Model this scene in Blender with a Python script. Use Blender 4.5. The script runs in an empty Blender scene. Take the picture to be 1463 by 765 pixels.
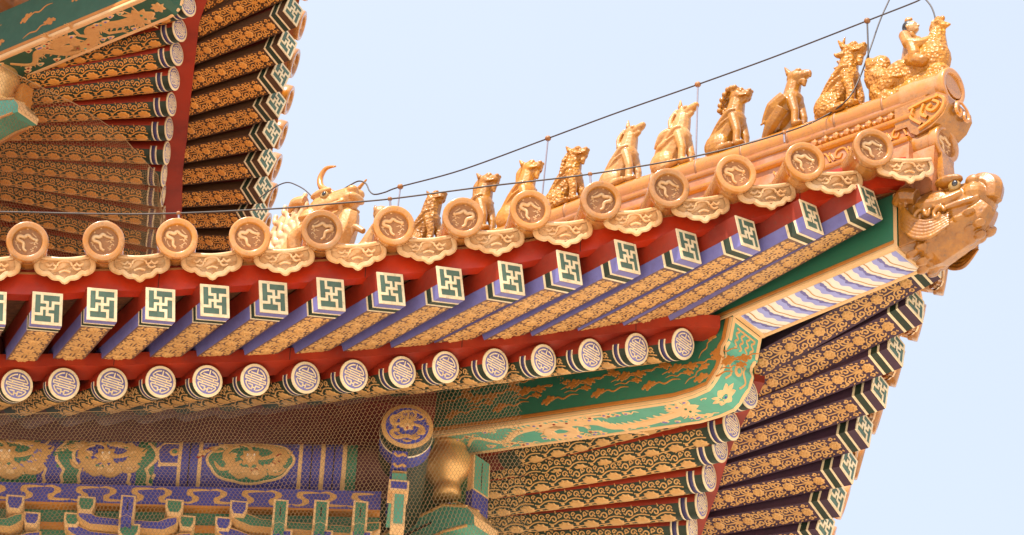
import bpy, math, random
import numpy as np
from mathutils import Vector, Matrix
R = math.radians
random.seed(7)
SC = bpy.context.scene
COL = SC.collection

# ------------------------------------------------------------------ camera
PSI, THETA, FPX, ROLL = R(4), R(36), 5500.0, R(2.5)
CAM = Vector((0, 0, 1.6))
def _axes():
    s, c = math.sin, math.cos
    fw = Vector((s(PSI)*c(THETA), c(PSI)*c(THETA), s(THETA)))
    r = Vector((c(PSI), -s(PSI), 0)); u = r.cross(fw)
    return fw, r*c(ROLL)+u*s(ROLL), u*c(ROLL)-r*s(ROLL)
FW, RT, UP = _axes()
cd = bpy.data.cameras.new('camera'); cam = bpy.data.objects.new('camera', cd); COL.objects.link(cam)
cd.sensor_width = 36; cd.lens = 36*FPX/1463; cd.clip_start = .1; cd.clip_end = 3000
cam.matrix_world = Matrix(((RT.x, UP.x, -FW.x, CAM.x), (RT.y, UP.y, -FW.y, CAM.y), (RT.z, UP.z, -FW.z, CAM.z), (0, 0, 0, 1)))
SC.camera = cam
# ------------------------------------------------------------------ light
SUN_EL, SUN_AZ = R(57), R(-32)          # azimuth measured from the front (-Y), negative = to the left
w = bpy.data.worlds.new('World'); SC.world = w; w.use_nodes = True
nt = w.node_tree; bg = nt.nodes['Background']
sky = nt.nodes.new('ShaderNodeTexSky'); sky.sky_type = 'NISHITA'; sky.sun_disc = False
sd = Vector((math.sin(SUN_AZ)*math.cos(SUN_EL), -math.cos(SUN_AZ)*math.cos(SUN_EL), math.sin(SUN_EL)))   # towards the sun
sky.sun_elevation = SUN_EL; sky.sun_rotation = math.atan2(sd.x, sd.y)
sky.air_density = 1.0; sky.dust_density = 4.0; sky.ozone_density = 1.0; sky.altitude = 50
tc = nt.nodes.new('ShaderNodeTexCoord'); vn = nt.nodes.new('ShaderNodeTexNoise'); vn.inputs['Scale'].default_value = 2.2; vn.inputs['Detail'].default_value = 5
nt.links.new(tc.outputs['Generated'], vn.inputs['Vector'])
vr = nt.nodes.new('ShaderNodeMapRange'); vr.inputs[1].default_value = .3; vr.inputs[2].default_value = .75; vr.inputs[3].default_value = .62; vr.inputs[4].default_value = .74
nt.links.new(vn.outputs['Fac'], vr.inputs[0])
veil = nt.nodes.new('ShaderNodeMix'); veil.data_type = 'RGBA'; veil.inputs[7].default_value = (2.75, 2.98, 3.3, 1)     # thin high cloud veil over the blue
nt.links.new(vr.outputs[0], veil.inputs[0]); nt.links.new(sky.outputs[0], veil.inputs[6])
nt.links.new(veil.outputs[2], bg.inputs[0]); bg.inputs[1].default_value = .13
sl = bpy.data.lights.new('sun', 'SUN'); sl.energy = 3.1; sl.angle = R(.6); sl.color = (1, .93, .82)
so = bpy.data.objects.new('sun', sl); COL.objects.link(so)
so.rotation_euler = (-sd).to_track_quat('-Z', 'Y').to_euler(); so.location = (-20, -20, 40)
SC.view_settings.view_transform = 'Standard'; SC.view_settings.look = 'None'
SC.view_settings.exposure = 1.4; SC.view_settings.gamma = 1; SC.view_settings.use_curve_mapping = False

# ------------------------------------------------------------------ survey: sight lines crossed with real planes
def ray(px, py): return FW + RT*((px-731.5)/FPX) - UP*((py-382.5)/FPX)
def at_y(px, py, Y): d = ray(px, py); return CAM + d*(Y/d.y)
def at_z(px, py, Z): d = ray(px, py); return CAM + d*((Z-1.6)/d.z)
Q = 20.08                                # the 45 degree plane of the roof corner: x + y = Q
def hip(px, py, off=0.): d = ray(px, py); return CAM + d*((Q+off*math.sqrt(2))/(d.x+d.y))
OUT = Vector((1, -1, 0)).normalized(); ACR = Vector((1, 1, 0)).normalized(); ZZ = Vector((0, 0, 1))
def hs(p): return p.dot(OUT)             # distance along the hip
def hp(s, z, off=0.):                    # point on the hip plane
    return OUT*s + ACR*(Q/math.sqrt(2)+off) + ZZ*z
def lerp(a, b, t): return a+(b-a)*t

# ------------------------------------------------------------------ materials
PAL = {}
def mat(name, c, rough=.6, c2=None, amt=.5, scale=6., metal=0., bump=0., bscale=60., dirt=.25, coat=0., spec=.5, emboss=None):
    m = bpy.data.materials.new(name); m.use_nodes = True; n = m.node_tree.nodes; L = m.node_tree.links
    b = n['Principled BSDF']; b.inputs['Roughness'].default_value = rough; b.inputs['Metallic'].default_value = metal
    b.inputs['Specular IOR Level'].default_value = spec
    if coat: b.inputs['Coat Weight'].default_value = coat; b.inputs['Coat Roughness'].default_value = .07
    g = n.new('ShaderNodeNewGeometry')
    n1 = n.new('ShaderNodeTexNoise'); n1.inputs['Scale'].default_value = scale; n1.inputs['Detail'].default_value = 6; n1.inputs['Roughness'].default_value = .65
    L.new(g.outputs['Position'], n1.inputs['Vector'])
    rp = n.new('ShaderNodeMapRange'); rp.inputs[1].default_value = .38; rp.inputs[2].default_value = .66; rp.inputs[3].default_value = 0; rp.inputs[4].default_value = amt
    L.new(n1.outputs['Fac'], rp.inputs[0])
    oi = n.new('ShaderNodeObjectInfo'); vr = n.new('ShaderNodeMapRange'); k = .26 if 'glaze' in name or 'relief' in name else .13; vr.inputs[3].default_value = 1-k; vr.inputs[4].default_value = 1+k*.5; L.new(oi.outputs['Random'], vr.inputs[0])
    vm = n.new('ShaderNodeMix'); vm.data_type = 'RGBA'; vm.blend_type = 'MULTIPLY'; vm.inputs[0].default_value = 1; L.new(vr.outputs[0], vm.inputs[7])
    mx = n.new('ShaderNodeMix'); mx.data_type = 'RGBA'
    mx.inputs[6].default_value = (*c, 1); mx.inputs[7].default_value = (*(c2 or [x*.7 for x in c]), 1)
    L.new(rp.outputs[0], mx.inputs[0])
    n2 = n.new('ShaderNodeTexNoise'); n2.inputs['Scale'].default_value = 34; n2.inputs['Detail'].default_value = 8; n2.inputs['Roughness'].default_value = .7
    L.new(g.outputs['Position'], n2.inputs['Vector'])
    r2 = n.new('ShaderNodeMapRange'); r2.inputs[1].default_value = .54; r2.inputs[2].default_value = .70; r2.inputs[3].default_value = 0; r2.inputs[4].default_value = dirt
    L.new(n2.outputs['Fac'], r2.inputs[0])
    m2 = n.new('ShaderNodeMix'); m2.data_type = 'RGBA'; m2.inputs[7].default_value = (.10, .065, .04, 1)
    L.new(mx.outputs[2], vm.inputs[6]); L.new(vm.outputs[2], m2.inputs[6]); L.new(r2.outputs[0], m2.inputs[0]); L.new(m2.outputs[2], b.inputs['Base Color'])
    rr = n.new('ShaderNodeMapRange'); rr.inputs[3].default_value = max(.05, rough-.12); rr.inputs[4].default_value = min(1, rough+.15)
    L.new(n1.outputs['Fac'], rr.inputs[0]); L.new(rr.outputs[0], b.inputs['Roughness'])
    if bump:
        bp = n.new('ShaderNodeBump'); bp.inputs['Strength'].default_value = bump; bp.inputs['Distance'].default_value = .004
        if emboss:
            v = n.new('ShaderNodeTexVoronoi'); v.inputs['Scale'].default_value = emboss; L.new(g.outputs['Position'], v.inputs['Vector'])
            L.new(v.outputs['Distance'], bp.inputs['Height']); bp.inputs['Distance'].default_value = .01
        else:
            n3 = n.new('ShaderNodeTexNoise'); n3.inputs['Scale'].default_value = bscale; n3.inputs['Detail'].default_value = 4
            L.new(g.outputs['Position'], n3.inputs['Vector']); L.new(n3.outputs['Fac'], bp.inputs['Height'])
        L.new(bp.outputs[0], b.inputs['Normal'])
    PAL[name] = m
mat('gold', (.60, .33, .115), .5, (.50, .25, .08), .6, 8, bump=.3, dirt=.3)
mat('gold_bounce', (.66, .29, .055), .5, (.54, .21, .035), .6, 8, bump=.3, dirt=.3)  # gold with warm bounce off the roof tiles painted in, for the upper eave
mat('gold_deep', (.48, .18, .03), .5, (.40, .14, .02), .6, 8, bump=.3, dirt=.25)
mat('gold_pale', (.74, .46, .22), .5, (.66, .38, .16), .6, 8, bump=.2, dirt=.12)
mat('cream', (.80, .66, .44), .55, (.66, .48, .27), .7, 14, dirt=.4)
mat('white_paint', (.82, .74, .66), .55, (.78, .66, .55), .5, 9, dirt=.12)
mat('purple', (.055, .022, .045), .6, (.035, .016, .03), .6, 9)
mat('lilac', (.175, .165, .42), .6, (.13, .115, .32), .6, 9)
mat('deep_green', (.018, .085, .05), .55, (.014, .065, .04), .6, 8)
mat('purple_bounce', (.075, .030, .010), .6, (.05, .02, .008), .6, 9)  # the rafter purple, browned by warm bounce put into its colour
mat('navy', (.035, .028, .11), .6, (.028, .022, .08), .6, 9)
mat('gilt', (.78, .45, .17), .42, (.66, .36, .12), .6, 8, metal=.55, bump=.3, dirt=.3)
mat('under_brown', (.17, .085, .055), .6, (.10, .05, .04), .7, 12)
mat('blue', (.042, .052, .31), .6, (.032, .038, .23), .6, 9)
mat('pale_blue', (.34, .36, .72), .6, (.28, .30, .66), .6, 9, dirt=.1)
mat('red', (.32, .026, .007), .48, (.18, .013, .005), .9, 2.6, bump=.15, dirt=.3)
mat('red_bright', (.50, .030, .004), .38, (.26, .014, .003), .9, 2.6, bump=.2, dirt=.25)
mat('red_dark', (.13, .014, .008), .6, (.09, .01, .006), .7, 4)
mat('dark_green', (.016, .032, .016), .6, (.012, .022, .014), .6, 8)
mat('green', (.03, .165, .095), .55, (.028, .16, .09), .6, 7)
mat('teal', (.09, .33, .235), .55, (.07, .29, .20), .6, 7, dirt=.12)
mat('fret_green', (.085, .145, .105), .6, (.055, .10, .075), .9, 14, dirt=.35)
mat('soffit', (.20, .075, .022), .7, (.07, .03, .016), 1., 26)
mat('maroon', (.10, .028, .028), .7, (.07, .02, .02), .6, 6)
mat('dark', (.03, .016, .012), .8, (.02, .01, .008), .5, 6)
mat('glaze', (.52, .195, .008), .26, (.46, .155, .02), .9, 9, bump=.3, dirt=.45, coat=.7)
mat('glaze_rim', (.48, .175, .016), .24, (.48, .23, .09), .9, 10, bump=.3, dirt=.55, coat=.75)
mat('glaze_pale', (.70, .46, .25), .34, (.58, .25, .06), .7, 11, bump=.3, dirt=.35, coat=.2)
mat('glaze_worn', (.40, .115, .012), .42, (.46, .235, .15), .8, 6, bump=.4, dirt=.5)
mat('relief', (.33, .135, .04), .5, (.30, .12, .04), .8, 14, bump=.4, dirt=.6)
mat('relief_light', (.66, .41, .21), .4, (.55, .24, .07), .8, 18, bump=.3, dirt=.5)
mat('glaze_fig', (.46, .185, .009), .4, (.34, .115, .006), .8, 14, bump=.9, bscale=55, dirt=.55, coat=.4, spec=.4)
mat('glaze_fig_worn', (.50, .26, .095), .42, (.44, .165, .014), .9, 12, bump=.9, bscale=55, dirt=.6, coat=.3, spec=.4)
mat('glaze_scaly', (.44, .175, .011), .42, (.33, .115, .008), .8, 12, bump=1., dirt=.5, coat=.25, emboss=50, spec=.35)
mat('glaze_brown', (.34, .13, .010), .36, (.20, .068, .009), .9, 9, bump=.8, bscale=50, dirt=.65, coat=.5)
mat('glaze_brown_scaly', (.42, .165, .035), .32, (.30, .11, .03), .8, 9, bump=.9, dirt=.5, coat=.3, emboss=26)
mat('eye_white', (.42, .24, .06), .2, dirt=0.1, coat=.8)
mat('eye_black', (.015, .012, .012), .15, dirt=0, coat=.8)
mat('skin_glaze', (.50, .27, .10), .3, dirt=.2, coat=.4)
mat('black_glaze', (.03, .022, .02), .4, dirt=.1)
mat('wire', (.05, .035, .032), .5, dirt=.2)
mat('wire_grey', (.22, .19, .24), .5, dirt=.2)
mat('net', (.32, .19, .085), .7, (.20, .12, .055), .8, 3, dirt=.3)
mat('stone', (.62, .54, .42), .8, (.54, .46, .35), .8, .4, bump=.3, bscale=8, dirt=.3)
mat('plaster_red', (.30, .045, .025), .8, (.24, .035, .02), .7, 2)

# ------------------------------------------------------------------ mesh builder
class MB:
    def __init__(s): s.v = []; s.f = []; s.m = []; s.s = []; s.k = 0
    def add(s, vs, fs, m, smooth=False):
        o = len(s.v); s.v += [tuple(p) for p in vs]
        for i, f in enumerate(fs):
            s.f.append([o+j for j in f]); s.m.append(m if isinstance(m, str) else m[i]); s.s.append(smooth)
    def box(s, x0, x1, y0, y1, z0, z1, m, T=None):
        vs = [Vector((x, y, z)) for x in (x0, x1) for y in (y0, y1) for z in (z0, z1)]
        if T is not None: vs = [T @ v for v in vs]
        s.add(vs, [(0, 1, 3, 2), (4, 6, 7, 5), (0, 4, 5, 1), (2, 3, 7, 6), (0, 2, 6, 4), (1, 5, 7, 3)], m)  # -x +x -y +y -z +z
    def rings(s, rs, m, close=True, caps=True, smooth=True):
        n = len(rs[0]); vs = [p for r in rs for p in r]; fs = []
        for i in range(len(rs)-1):
            for j in range(n if close else n-1):
                k = (j+1) % n; fs.append((i*n+j, i*n+k, (i+1)*n+k, (i+1)*n+j))
        s.add(vs, fs, m, smooth)
        if caps and close: s.add(rs[0], [tuple(range(n))[::-1]], m if isinstance(m, str) else m[0]); s.add(rs[-1], [tuple(range(n))], m if isinstance(m, str) else m[0])
    def tube(s, path, rad, m, n=10, caps=True):
        path = [Vector(p) for p in path]; N = len(path)
        if not hasattr(rad, '__len__'): rad = [rad]*N
        rs = []; ref = None
        for i, p in enumerate(path):
            t = (path[min(i+1, N-1)]-path[max(i-1, 0)]).normalized()
            if ref is None: ref = Vector((0, 0, 1)) if abs(t.z) < .9 else Vector((1, 0, 0))
            a = (ref - t*ref.dot(t)).normalized(); b = t.cross(a); ref = a
            rs.append([p+(a*math.cos(k*math.tau/n)+b*math.sin(k*math.tau/n))*rad[i] for k in range(n)])
        s.rings(rs, m, True, caps)
    def ribbon(s, pts, wd, m, pm, h=.002):
        """painted relief line on the surface pm(u, v, h): domed across, set in at its edges"""
        N = len(pts)
        if N < 2: return
        if not hasattr(wd, '__len__'): wd = [wd]*N
        s.k = (s.k+1) % 7; h = h*(1+.04*s.k)
        vs = []
        for i in range(N):
            a = pts[max(i-1, 0)]; b = pts[min(i+1, N-1)]
            tx, ty = b[0]-a[0], b[1]-a[1]; l = math.hypot(tx, ty) or 1; nx, ny = -ty/l, tx/l; q = wd[i]/2
            u, v = pts[i]
            vs += [pm(u+nx*q, v+ny*q, -.0004), pm(u+nx*q*.6, v+ny*q*.6, h), pm(u-nx*q*.6, v-ny*q*.6, h), pm(u-nx*q, v-ny*q, -.0004)]
        fs = []
        for i in range(N-1):
            for j in range(3): fs.append((i*4+j, i*4+j+1, i*4+j+5, i*4+j+4))
        s.add(vs, fs, m)
    def blob(s, c, r, m, pm, h=.003, lobes=0, amp=.15, n=14, sx=1., ang=0.):
        s.k = (s.k+1) % 7; h = h*(1+.04*s.k)
        ring = []; ca, sa = math.cos(ang), math.sin(ang)
        for i in range(n):
            t = i*math.tau/n; q = r*(1+(amp*math.cos(lobes*t) if lobes else 0)); x = q*math.cos(t)*sx; y = q*math.sin(t)
            ring.append((x*ca-y*sa, x*sa+y*ca))
        vs = [pm(c[0]+x, c[1]+y, -.0004) for x, y in ring]+[pm(c[0]+x*.75, c[1]+y*.75, h) for x, y in ring]+[pm(c[0], c[1], h*1.3)]
        fs = [(i, (i+1) % n, n+(i+1) % n, n+i) for i in range(n)]+[(n+i, n+(i+1) % n, 2*n) for i in range(n)]
        s.add(vs, fs, m)
    def poly(s, pts, m, pm, h=.002, mside=None):
        n = len(pts); s.k = (s.k+1) % 7; h = h*(1+.03*s.k)
        vs = [pm(u, v, h) for u, v in pts]+[pm(u, v, -.001) for u, v in pts]
        s.add(vs, [tuple(range(n))], m); s.add(vs, [(i, (i+1) % n, n+(i+1) % n, n+i) for i in range(n)], mside or m)
    def prism(s, A, B, m, mcap=None):
        n = len(A); s.add(list(A)+list(B), [(i, (i+1) % n, n+(i+1) % n, n+i) for i in range(n)], m)
        s.add(A, [tuple(range(n))[::-1]], mcap or (m if isinstance(m, str) else m[0])); s.add(B, [tuple(range(n))], mcap or (m if isinstance(m, str) else m[0]))
    def strip(s, rows, m, smooth=False):
        n = len(rows[0]); vs = [p for r in rows for p in r]
        s.add(vs, [(i*n+j, i*n+j+1, (i+1)*n+j+1, (i+1)*n+j) for i in range(len(rows)-1) for j in range(n-1)], m, smooth)
    def lathe(s, prof, T, m, n=24, a0=0, a1=math.tau):
        rs = [[T @ Vector((x, r*math.cos(t), r*math.sin(t))) for t in [a0+(a1-a0)*k/n for k in range(n)]] for x, r in prof]
        s.rings(rs, m, True, False)
    def ell(s, c, r, m, T=None, nu=14, nv=8, rot=None):
        c = Vector(c); r = Vector(r if hasattr(r, '__len__') else (r, r, r))
        rs = []
        for i in range(nv+1):
            t = math.pi*(.001+.998*i/nv)
            ring = []
            for k in range(nu):
                a = k*math.tau/nu; p = Vector((math.sin(t)*math.cos(a)*r.x, math.sin(t)*math.sin(a)*r.y, math.cos(t)*r.z))
                if rot is not None: p = rot @ p
                p += c; ring.append(T @ p if T is not None else p)
            rs.append(ring)
        s.rings(rs[::-1], m)
    def mesh(s, name):
        me = bpy.data.meshes.new(name); me.from_pydata(s.v, [], s.f)
        used = []
        for x in s.m:
            if x not in used: used.append(x)
        for x in used: me.materials.append(PAL[x])
        ix = {x: i for i, x in enumerate(used)}
        me.polygons.foreach_set('material_index', [ix[x] for x in s.m]); me.polygons.foreach_set('use_smooth', s.s)
        me.update(); return me
WM = {}
def link(name, data, parent=None, M=None):
    o = bpy.data.objects.new(name, data); COL.objects.link(o); M = M.copy() if M is not None else Matrix()
    if parent is not None:
        o.parent = parent; o.matrix_parent_inverse = WM[parent.name].inverted()
    o.matrix_basis = M; WM[o.name] = M
    return o
def part(name, mb, parent, M=None):
    return link(name, mb.mesh(name) if isinstance(mb, MB) else mb, parent, M)
def tag(o, label=None, cat=None, group=None, kind=None):
    for k, v in (('label', label), ('category', cat), ('group', group), ('kind', kind)):
        if v: o[k] = v
    return o
def thing(name, label, cat, M, group=None):
    o = link(name, None, None, M); o.empty_display_size = .2; return tag(o, label, cat, group)
def frame(o, x, roll=0.):
    """local x along x, y level and to its left, z upwards"""
    x = Vector(x).normalized(); y = ZZ.cross(x).normalized(); z = x.cross(y)
    if roll: y, z = y*math.cos(roll)+z*math.sin(roll), z*math.cos(roll)-y*math.sin(roll)
    return Matrix(((x.x, y.x, z.x, o[0]), (x.y, y.y, z.y, o[1]), (x.z, y.z, z.z, o[2]), (0, 0, 0, 1)))
def arc(cx, cy, r, a0, a1, n=10, r1=None):
    r1 = r if r1 is None else r1
    return [(cx+lerp(r, r1, i/n)*math.cos(R(lerp(a0, a1, i/n))), cy+lerp(r, r1, i/n)*math.sin(R(lerp(a0, a1, i/n)))) for i in range(n+1)]
def smooth_path(pts, n=6):
    """Catmull-Rom through 2D or 3D points"""
    out = []; P = [pts[0]]+list(pts)+[pts[-1]]
    for i in range(1, len(P)-2):
        for k in range(n):
            t = k/n
            out.append(tuple(.5*((2*P[i][d])+(-P[i-1][d]+P[i+1][d])*t+(2*P[i-1][d]-5*P[i][d]+4*P[i+1][d]-P[i+2][d])*t*t+(-P[i-1][d]+3*P[i][d]-3*P[i+1][d]+P[i+2][d])*t**3) for d in range(len(pts[0]))))
    out.append(tuple(pts[-1])); return out
def taper(n, w, a=.25, b=.25): return [w*lerp(a, 1, min(1, i/(n*.3)))*lerp(b, 1, min(1, (n-1-i)/(n*.3))) for i in range(n)]

# ornament pieces ------------------------------------------------------------
def curl(mb, x, y, r, m, pm, flip=1, mir=1, w=.012, turns=400, a=180):
    pts = [(x+mir*(p[0]), y+flip*(p[1])) for p in arc(0, 0, r, a, a-turns, 14, r*.25)]
    mb.ribbon(pts, w, m, pm)
def cloud(mb, x, y, s, m, pm, ang=0., d=1):
    """drifting painted cloud: knot of lobes with a trailing ribbon"""
    ca, sa = math.cos(ang), math.sin(ang)
    def q(a, b): return (x+s*(a*d*ca-b*sa), y+s*(a*d*sa+b*ca))
    for a, b, r in ((0, 0, .30), (.32, .12, .2), (-.3, .02, .2), (.1, .27, .18), (-.12, -.24, .16), (.52, .2, .12), (-.5, -.12, .13)):
        mb.blob(q(a, b), r*s, m, pm, n=10)
    mb.ribbon(smooth_path([q(.3, -.1), q(.9, .1), q(1.4, -.14), q(2.1, .06), q(2.8, -.1)], 4), taper(17, .15*s, .8, .3), m, pm)
def dragon(mb, path, w, m, pm, mir=1, legs=True, accent=None):
    """painted dragon: tapering body with back fins, legs with claws, head with horns and whiskers"""
    P = smooth_path(path, 8); n = len(P)
    W = [w*(.25+.75*min(1, i/(n*.35)))*(1 if i < n*.8 else .9) for i in range(n)]
    mb.ribbon(P, W, m, pm, .004)
    for i in range(4, n-4, 2):
        tx, ty = P[i+1][0]-P[i-1][0], P[i+1][1]-P[i-1][1]; l = math.hypot(tx, ty) or 1; nx, ny = -ty/l*mir, tx/l*mir
        a = (P[i][0]+nx*W[i]*.4, P[i][1]+ny*W[i]*.4); b = (P[i][0]+nx*W[i]*.85-tx/l*W[i]*.3, P[i][1]+ny*W[i]*.85-ty/l*W[i]*.3)
        mb.ribbon([a, b], [W[i]*.3, W[i]*.08], m, pm, .003)
    if legs:
        for fr, sg in ((.38, -1), (.5, 1), (.72, -1), (.82, 1)):
            i = int(n*fr); tx, ty = P[i+1][0]-P[i-1][0], P[i+1][1]-P[i-1][1]; l = math.hypot(tx, ty) or 1; tx /= l; ty /= l; nx, ny = -ty*sg, tx*sg
            k = (P[i][0]+nx*w*1.0+tx*w*.3, P[i][1]+ny*w*1.0+ty*w*.3); e = (k[0]+tx*w*1.1+nx*w*.25, k[1]+ty*w*1.1+ny*w*.25)
            mb.ribbon([P[i], k, e], [w*.55, w*.4, w*.28], m, pm, .003)
            for a in (-.7, -.2, .3, .8):
                mb.ribbon([e, (e[0]+(tx*math.cos(a)-ty*math.sin(a))*w*.6, e[1]+(ty*math.cos(a)+tx*math.sin(a))*w*.6)], [w*.16, w*.05], m, pm, .003)
    hx, hy = P[-1]; tx, ty = P[-1][0]-P[-4][0], P[-1][1]-P[-4][1]; l = math.hypot(tx, ty) or 1; tx /= l; ty /= l
    mb.blob((hx, hy), w*.75, m, pm, .006, lobes=5, amp=.2)
    mb.blob((hx+tx*w*.8, hy+ty*w*.8), w*.48, m, pm, .006, lobes=3, amp=.2)
    for a in (2.2, 2.6, 3.0, 3.4, 3.8, 4.2, -1.4, 1.4):
        dx, dy = tx*math.cos(a)-ty*math.sin(a), ty*math.cos(a)+tx*math.sin(a)
        mb.ribbon(smooth_path([(hx+dx*w*.5, hy+dy*w*.5), (hx+dx*w*1.1-ty*w*.2, hy+dy*w*1.1+tx*w*.2), (hx+dx*w*1.7, hy+dy*w*1.7)], 3), [w*.3, w*.28, w*.24, w*.2, w*.15, w*.1, w*.04], m, pm, .003)
    if accent:
        for e in (-.25, .25): mb.blob((hx+tx*w*.25-ty*w*e, hy+ty*w*.25+tx*w*e), w*.14, accent, pm, .010)
# ------------------------------------------------------------------ ground
g = MB()
g.box(-300, 300, -200, 400, -.3, 0, 'stone')
tag(link('courtyard', g.mesh('courtyard')), kind='structure')

hall = thing('palace_hall', 'red palace hall with two tiers of upturned eaves, painted beams and orange glazed roof tiles', 'building', Matrix.Translation((-1, 22, 0)))
D = 17.0
N = 15
TT = [i/14 for i in range(N)]
TIP_PX = [(66, 465), (145, 459), (228.5, 458.7), (306.8, 453.6), (391, 448.5), (473.6, 444), (560, 436), (645, 427.5), (732.5, 420.5), (815.5, 405), (899, 389.5), (987, 374), (1072, 355), (1164, 331.5), (1248.7, 309.5)]
RND_PX = [(24, 551), (91, 549), (160, 549), (229, 546), (296, 545), (364, 543), (436, 540), (505, 537), (574, 532), (636, 525), (707, 521), (776, 515), (843, 507), (909, 499), (975, 492)]
FT = [at_y(*p, D-.45*t**2.2) for p, t in zip(TIP_PX, TT)]            # flying rafter tips, bottom edge
FR = [at_y(*p, D+.78-.32*t**2.2) for p, t in zip(RND_PX, TT)]        # round rafter ends
def extend(L, k):
    d = (L[0]-L[3])/3; d.z *= .4
    return [L[0]+d*j for j in range(k, 0, -1)]+L
NX = 4                                                                # rafters carried on past the left frame edge
FT = extend(FT, NX); FR = extend(FR, NX)
mir = lambda p: Vector((Q-p.y, Q-p.x, p.z))
# side eave, seen end on at the right
STIP_PX = [(1331, 385), (1305.5, 449), (1277.8, 511.8), (1254, 571), (1231, 627), (1208, 680), (1190.7, 726), (1174, 768)]
SRND_PX = [(1043.9, 608), (1027.6, 639.6), (1012.3, 681), (1000.8, 720), (987.7, 754)]
ST = [at_z(*p, FT[-1-k].z) for k, p in enumerate(STIP_PX)]
for k in range(3): ST.append(ST[-1]+(ST[-1]-ST[-4])/3)
SRr = [mir(FR[-1])]+[at_z(*p, mir(FR[-2-k]).z) for k, p in enumerate(SRND_PX)]
for k in range(5): SRr.append(SRr[-1]+(SRr[-1]-SRr[-4])/3)

FW_, FH, RR = .165, .18, .088
def fly_mesh(L, style):
    """square flying rafter: x = 0 at the tip, bottom at z = 0"""
    b = MB(); w = FW_/2; zs = FH*.42
    low, top = (('lilac', 'red') if style == 'front' else ('purple', 'maroon'))  # side eave: shade painted in, lilac and red darkened to purple and maroon
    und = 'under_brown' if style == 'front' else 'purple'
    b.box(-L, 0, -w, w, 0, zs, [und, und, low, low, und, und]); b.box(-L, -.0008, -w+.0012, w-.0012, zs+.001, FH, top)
    zt = zs if style == 'front' else FH*.97
    for x0, x1, m, e in ((-.064, -.050, 'cream', .0022), (-.106, -.064, 'dark_green', .0015), (-.122, -.106, 'cream', .0022)):
        b.box(x0, x1, -w-e, w+e, -e, zt, m)
    b.box(-.050, -.0012, -w-.0010, w+.0010, -.0010, zt, 'lilac' if style == 'front' else 'purple')
    pm = lambda u, v, h: Vector((-u, v, -h))
    p = .20; u = .165; K = 1.35 if style == 'front' else 1.
    while u < L-.05:
        b.blob((u+.01, 0), .036, 'gold', pm, .005, lobes=8, amp=.13, n=24)
        for i in range(6): b.blob((u+.01+.019*math.cos(i*1.047), .019*math.sin(i*1.047)), .009, 'gold', pm, .008, n=6)
        b.ribbon([(u+.045, 0), (u+.165, 0)], .010*K, 'gold', pm)
        for s in (1, -1):
            curl(b, u+.072, s*.030, .024, 'gold', pm, s, 1, .012*K)
            curl(b, u+.140, s*.032, .023, 'gold', pm, s, -1, .012*K)
            curl(b, u+.105, s*.058, .016, 'gold', pm, -s, 1, .010*K)
            curl(b, u+.010, s*.060, .015, 'gold', pm, -s, -1, .010*K)
            b.ribbon(smooth_path([(u+.05, s*.010), (u+.09, s*.008), (u+.110, s*.026), (u+.106, s*.045)], 3), .010*K, 'gold', pm)
            b.ribbon(smooth_path([(u+.16, s*.010), (u+.180, s*.035), (u+.172, s*.060), (u+.195, s*.066)], 3), .010*K, 'gold', pm)
            for a, c, e in ((.045, .056, 1.), (.070, .066, .4), (.135, .064, 1.), (.095, .038, 2.), (.165, .048, 2.2), (-.012, .048, 2.2)):
                b.ribbon([(u+a, s*c), (u+a+.018*math.cos(e), s*(c+.014*math.sin(e)))], [.014*K, .005], 'gold', pm)
        u += p
    return b.mesh('flying_rafter')
def fret_mesh():
    b = MB(); w = FW_/2-.0005
    b.box(.0005, .008, -w, w, .0008, FH-.001, 'cream')
    e = .017
    b.box(.004, .0092, -w+e, w-e, e, FH-e, 'fret_green')
    W2, H2 = w-e, (FH-2*e)/2; zc = FH/2; k = 0
    P1 = [(.27, 1), (.27, .73), (.5, .73), (.5, .27), (.73, .27), (.73, 0)]; P2 = [(1, .73), (.73, .73), (.73, .5), (.27, .5), (.27, .27), (0, .27)]
    for P in (P1, P2):
        for (a, c), (a2, c2) in zip(P[:-1], P[1:]):
            y0, y1 = sorted(((a*2-1)*W2, (a2*2-1)*W2)); z0, z1 = sorted((zc+(c*2-1)*H2, zc+(c2*2-1)*H2)); k += 1
            b.box(.006, .0105+.0003*k, y0-.0075, y1+.0075, z0-.0075, z1+.0075, 'cream')
    return b.mesh('painted_end')
def cyl_pm(r): return lambda u, v, h: Vector((-u, (r+h)*math.sin(v/r), -(r+h)*math.cos(v/r)))
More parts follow.
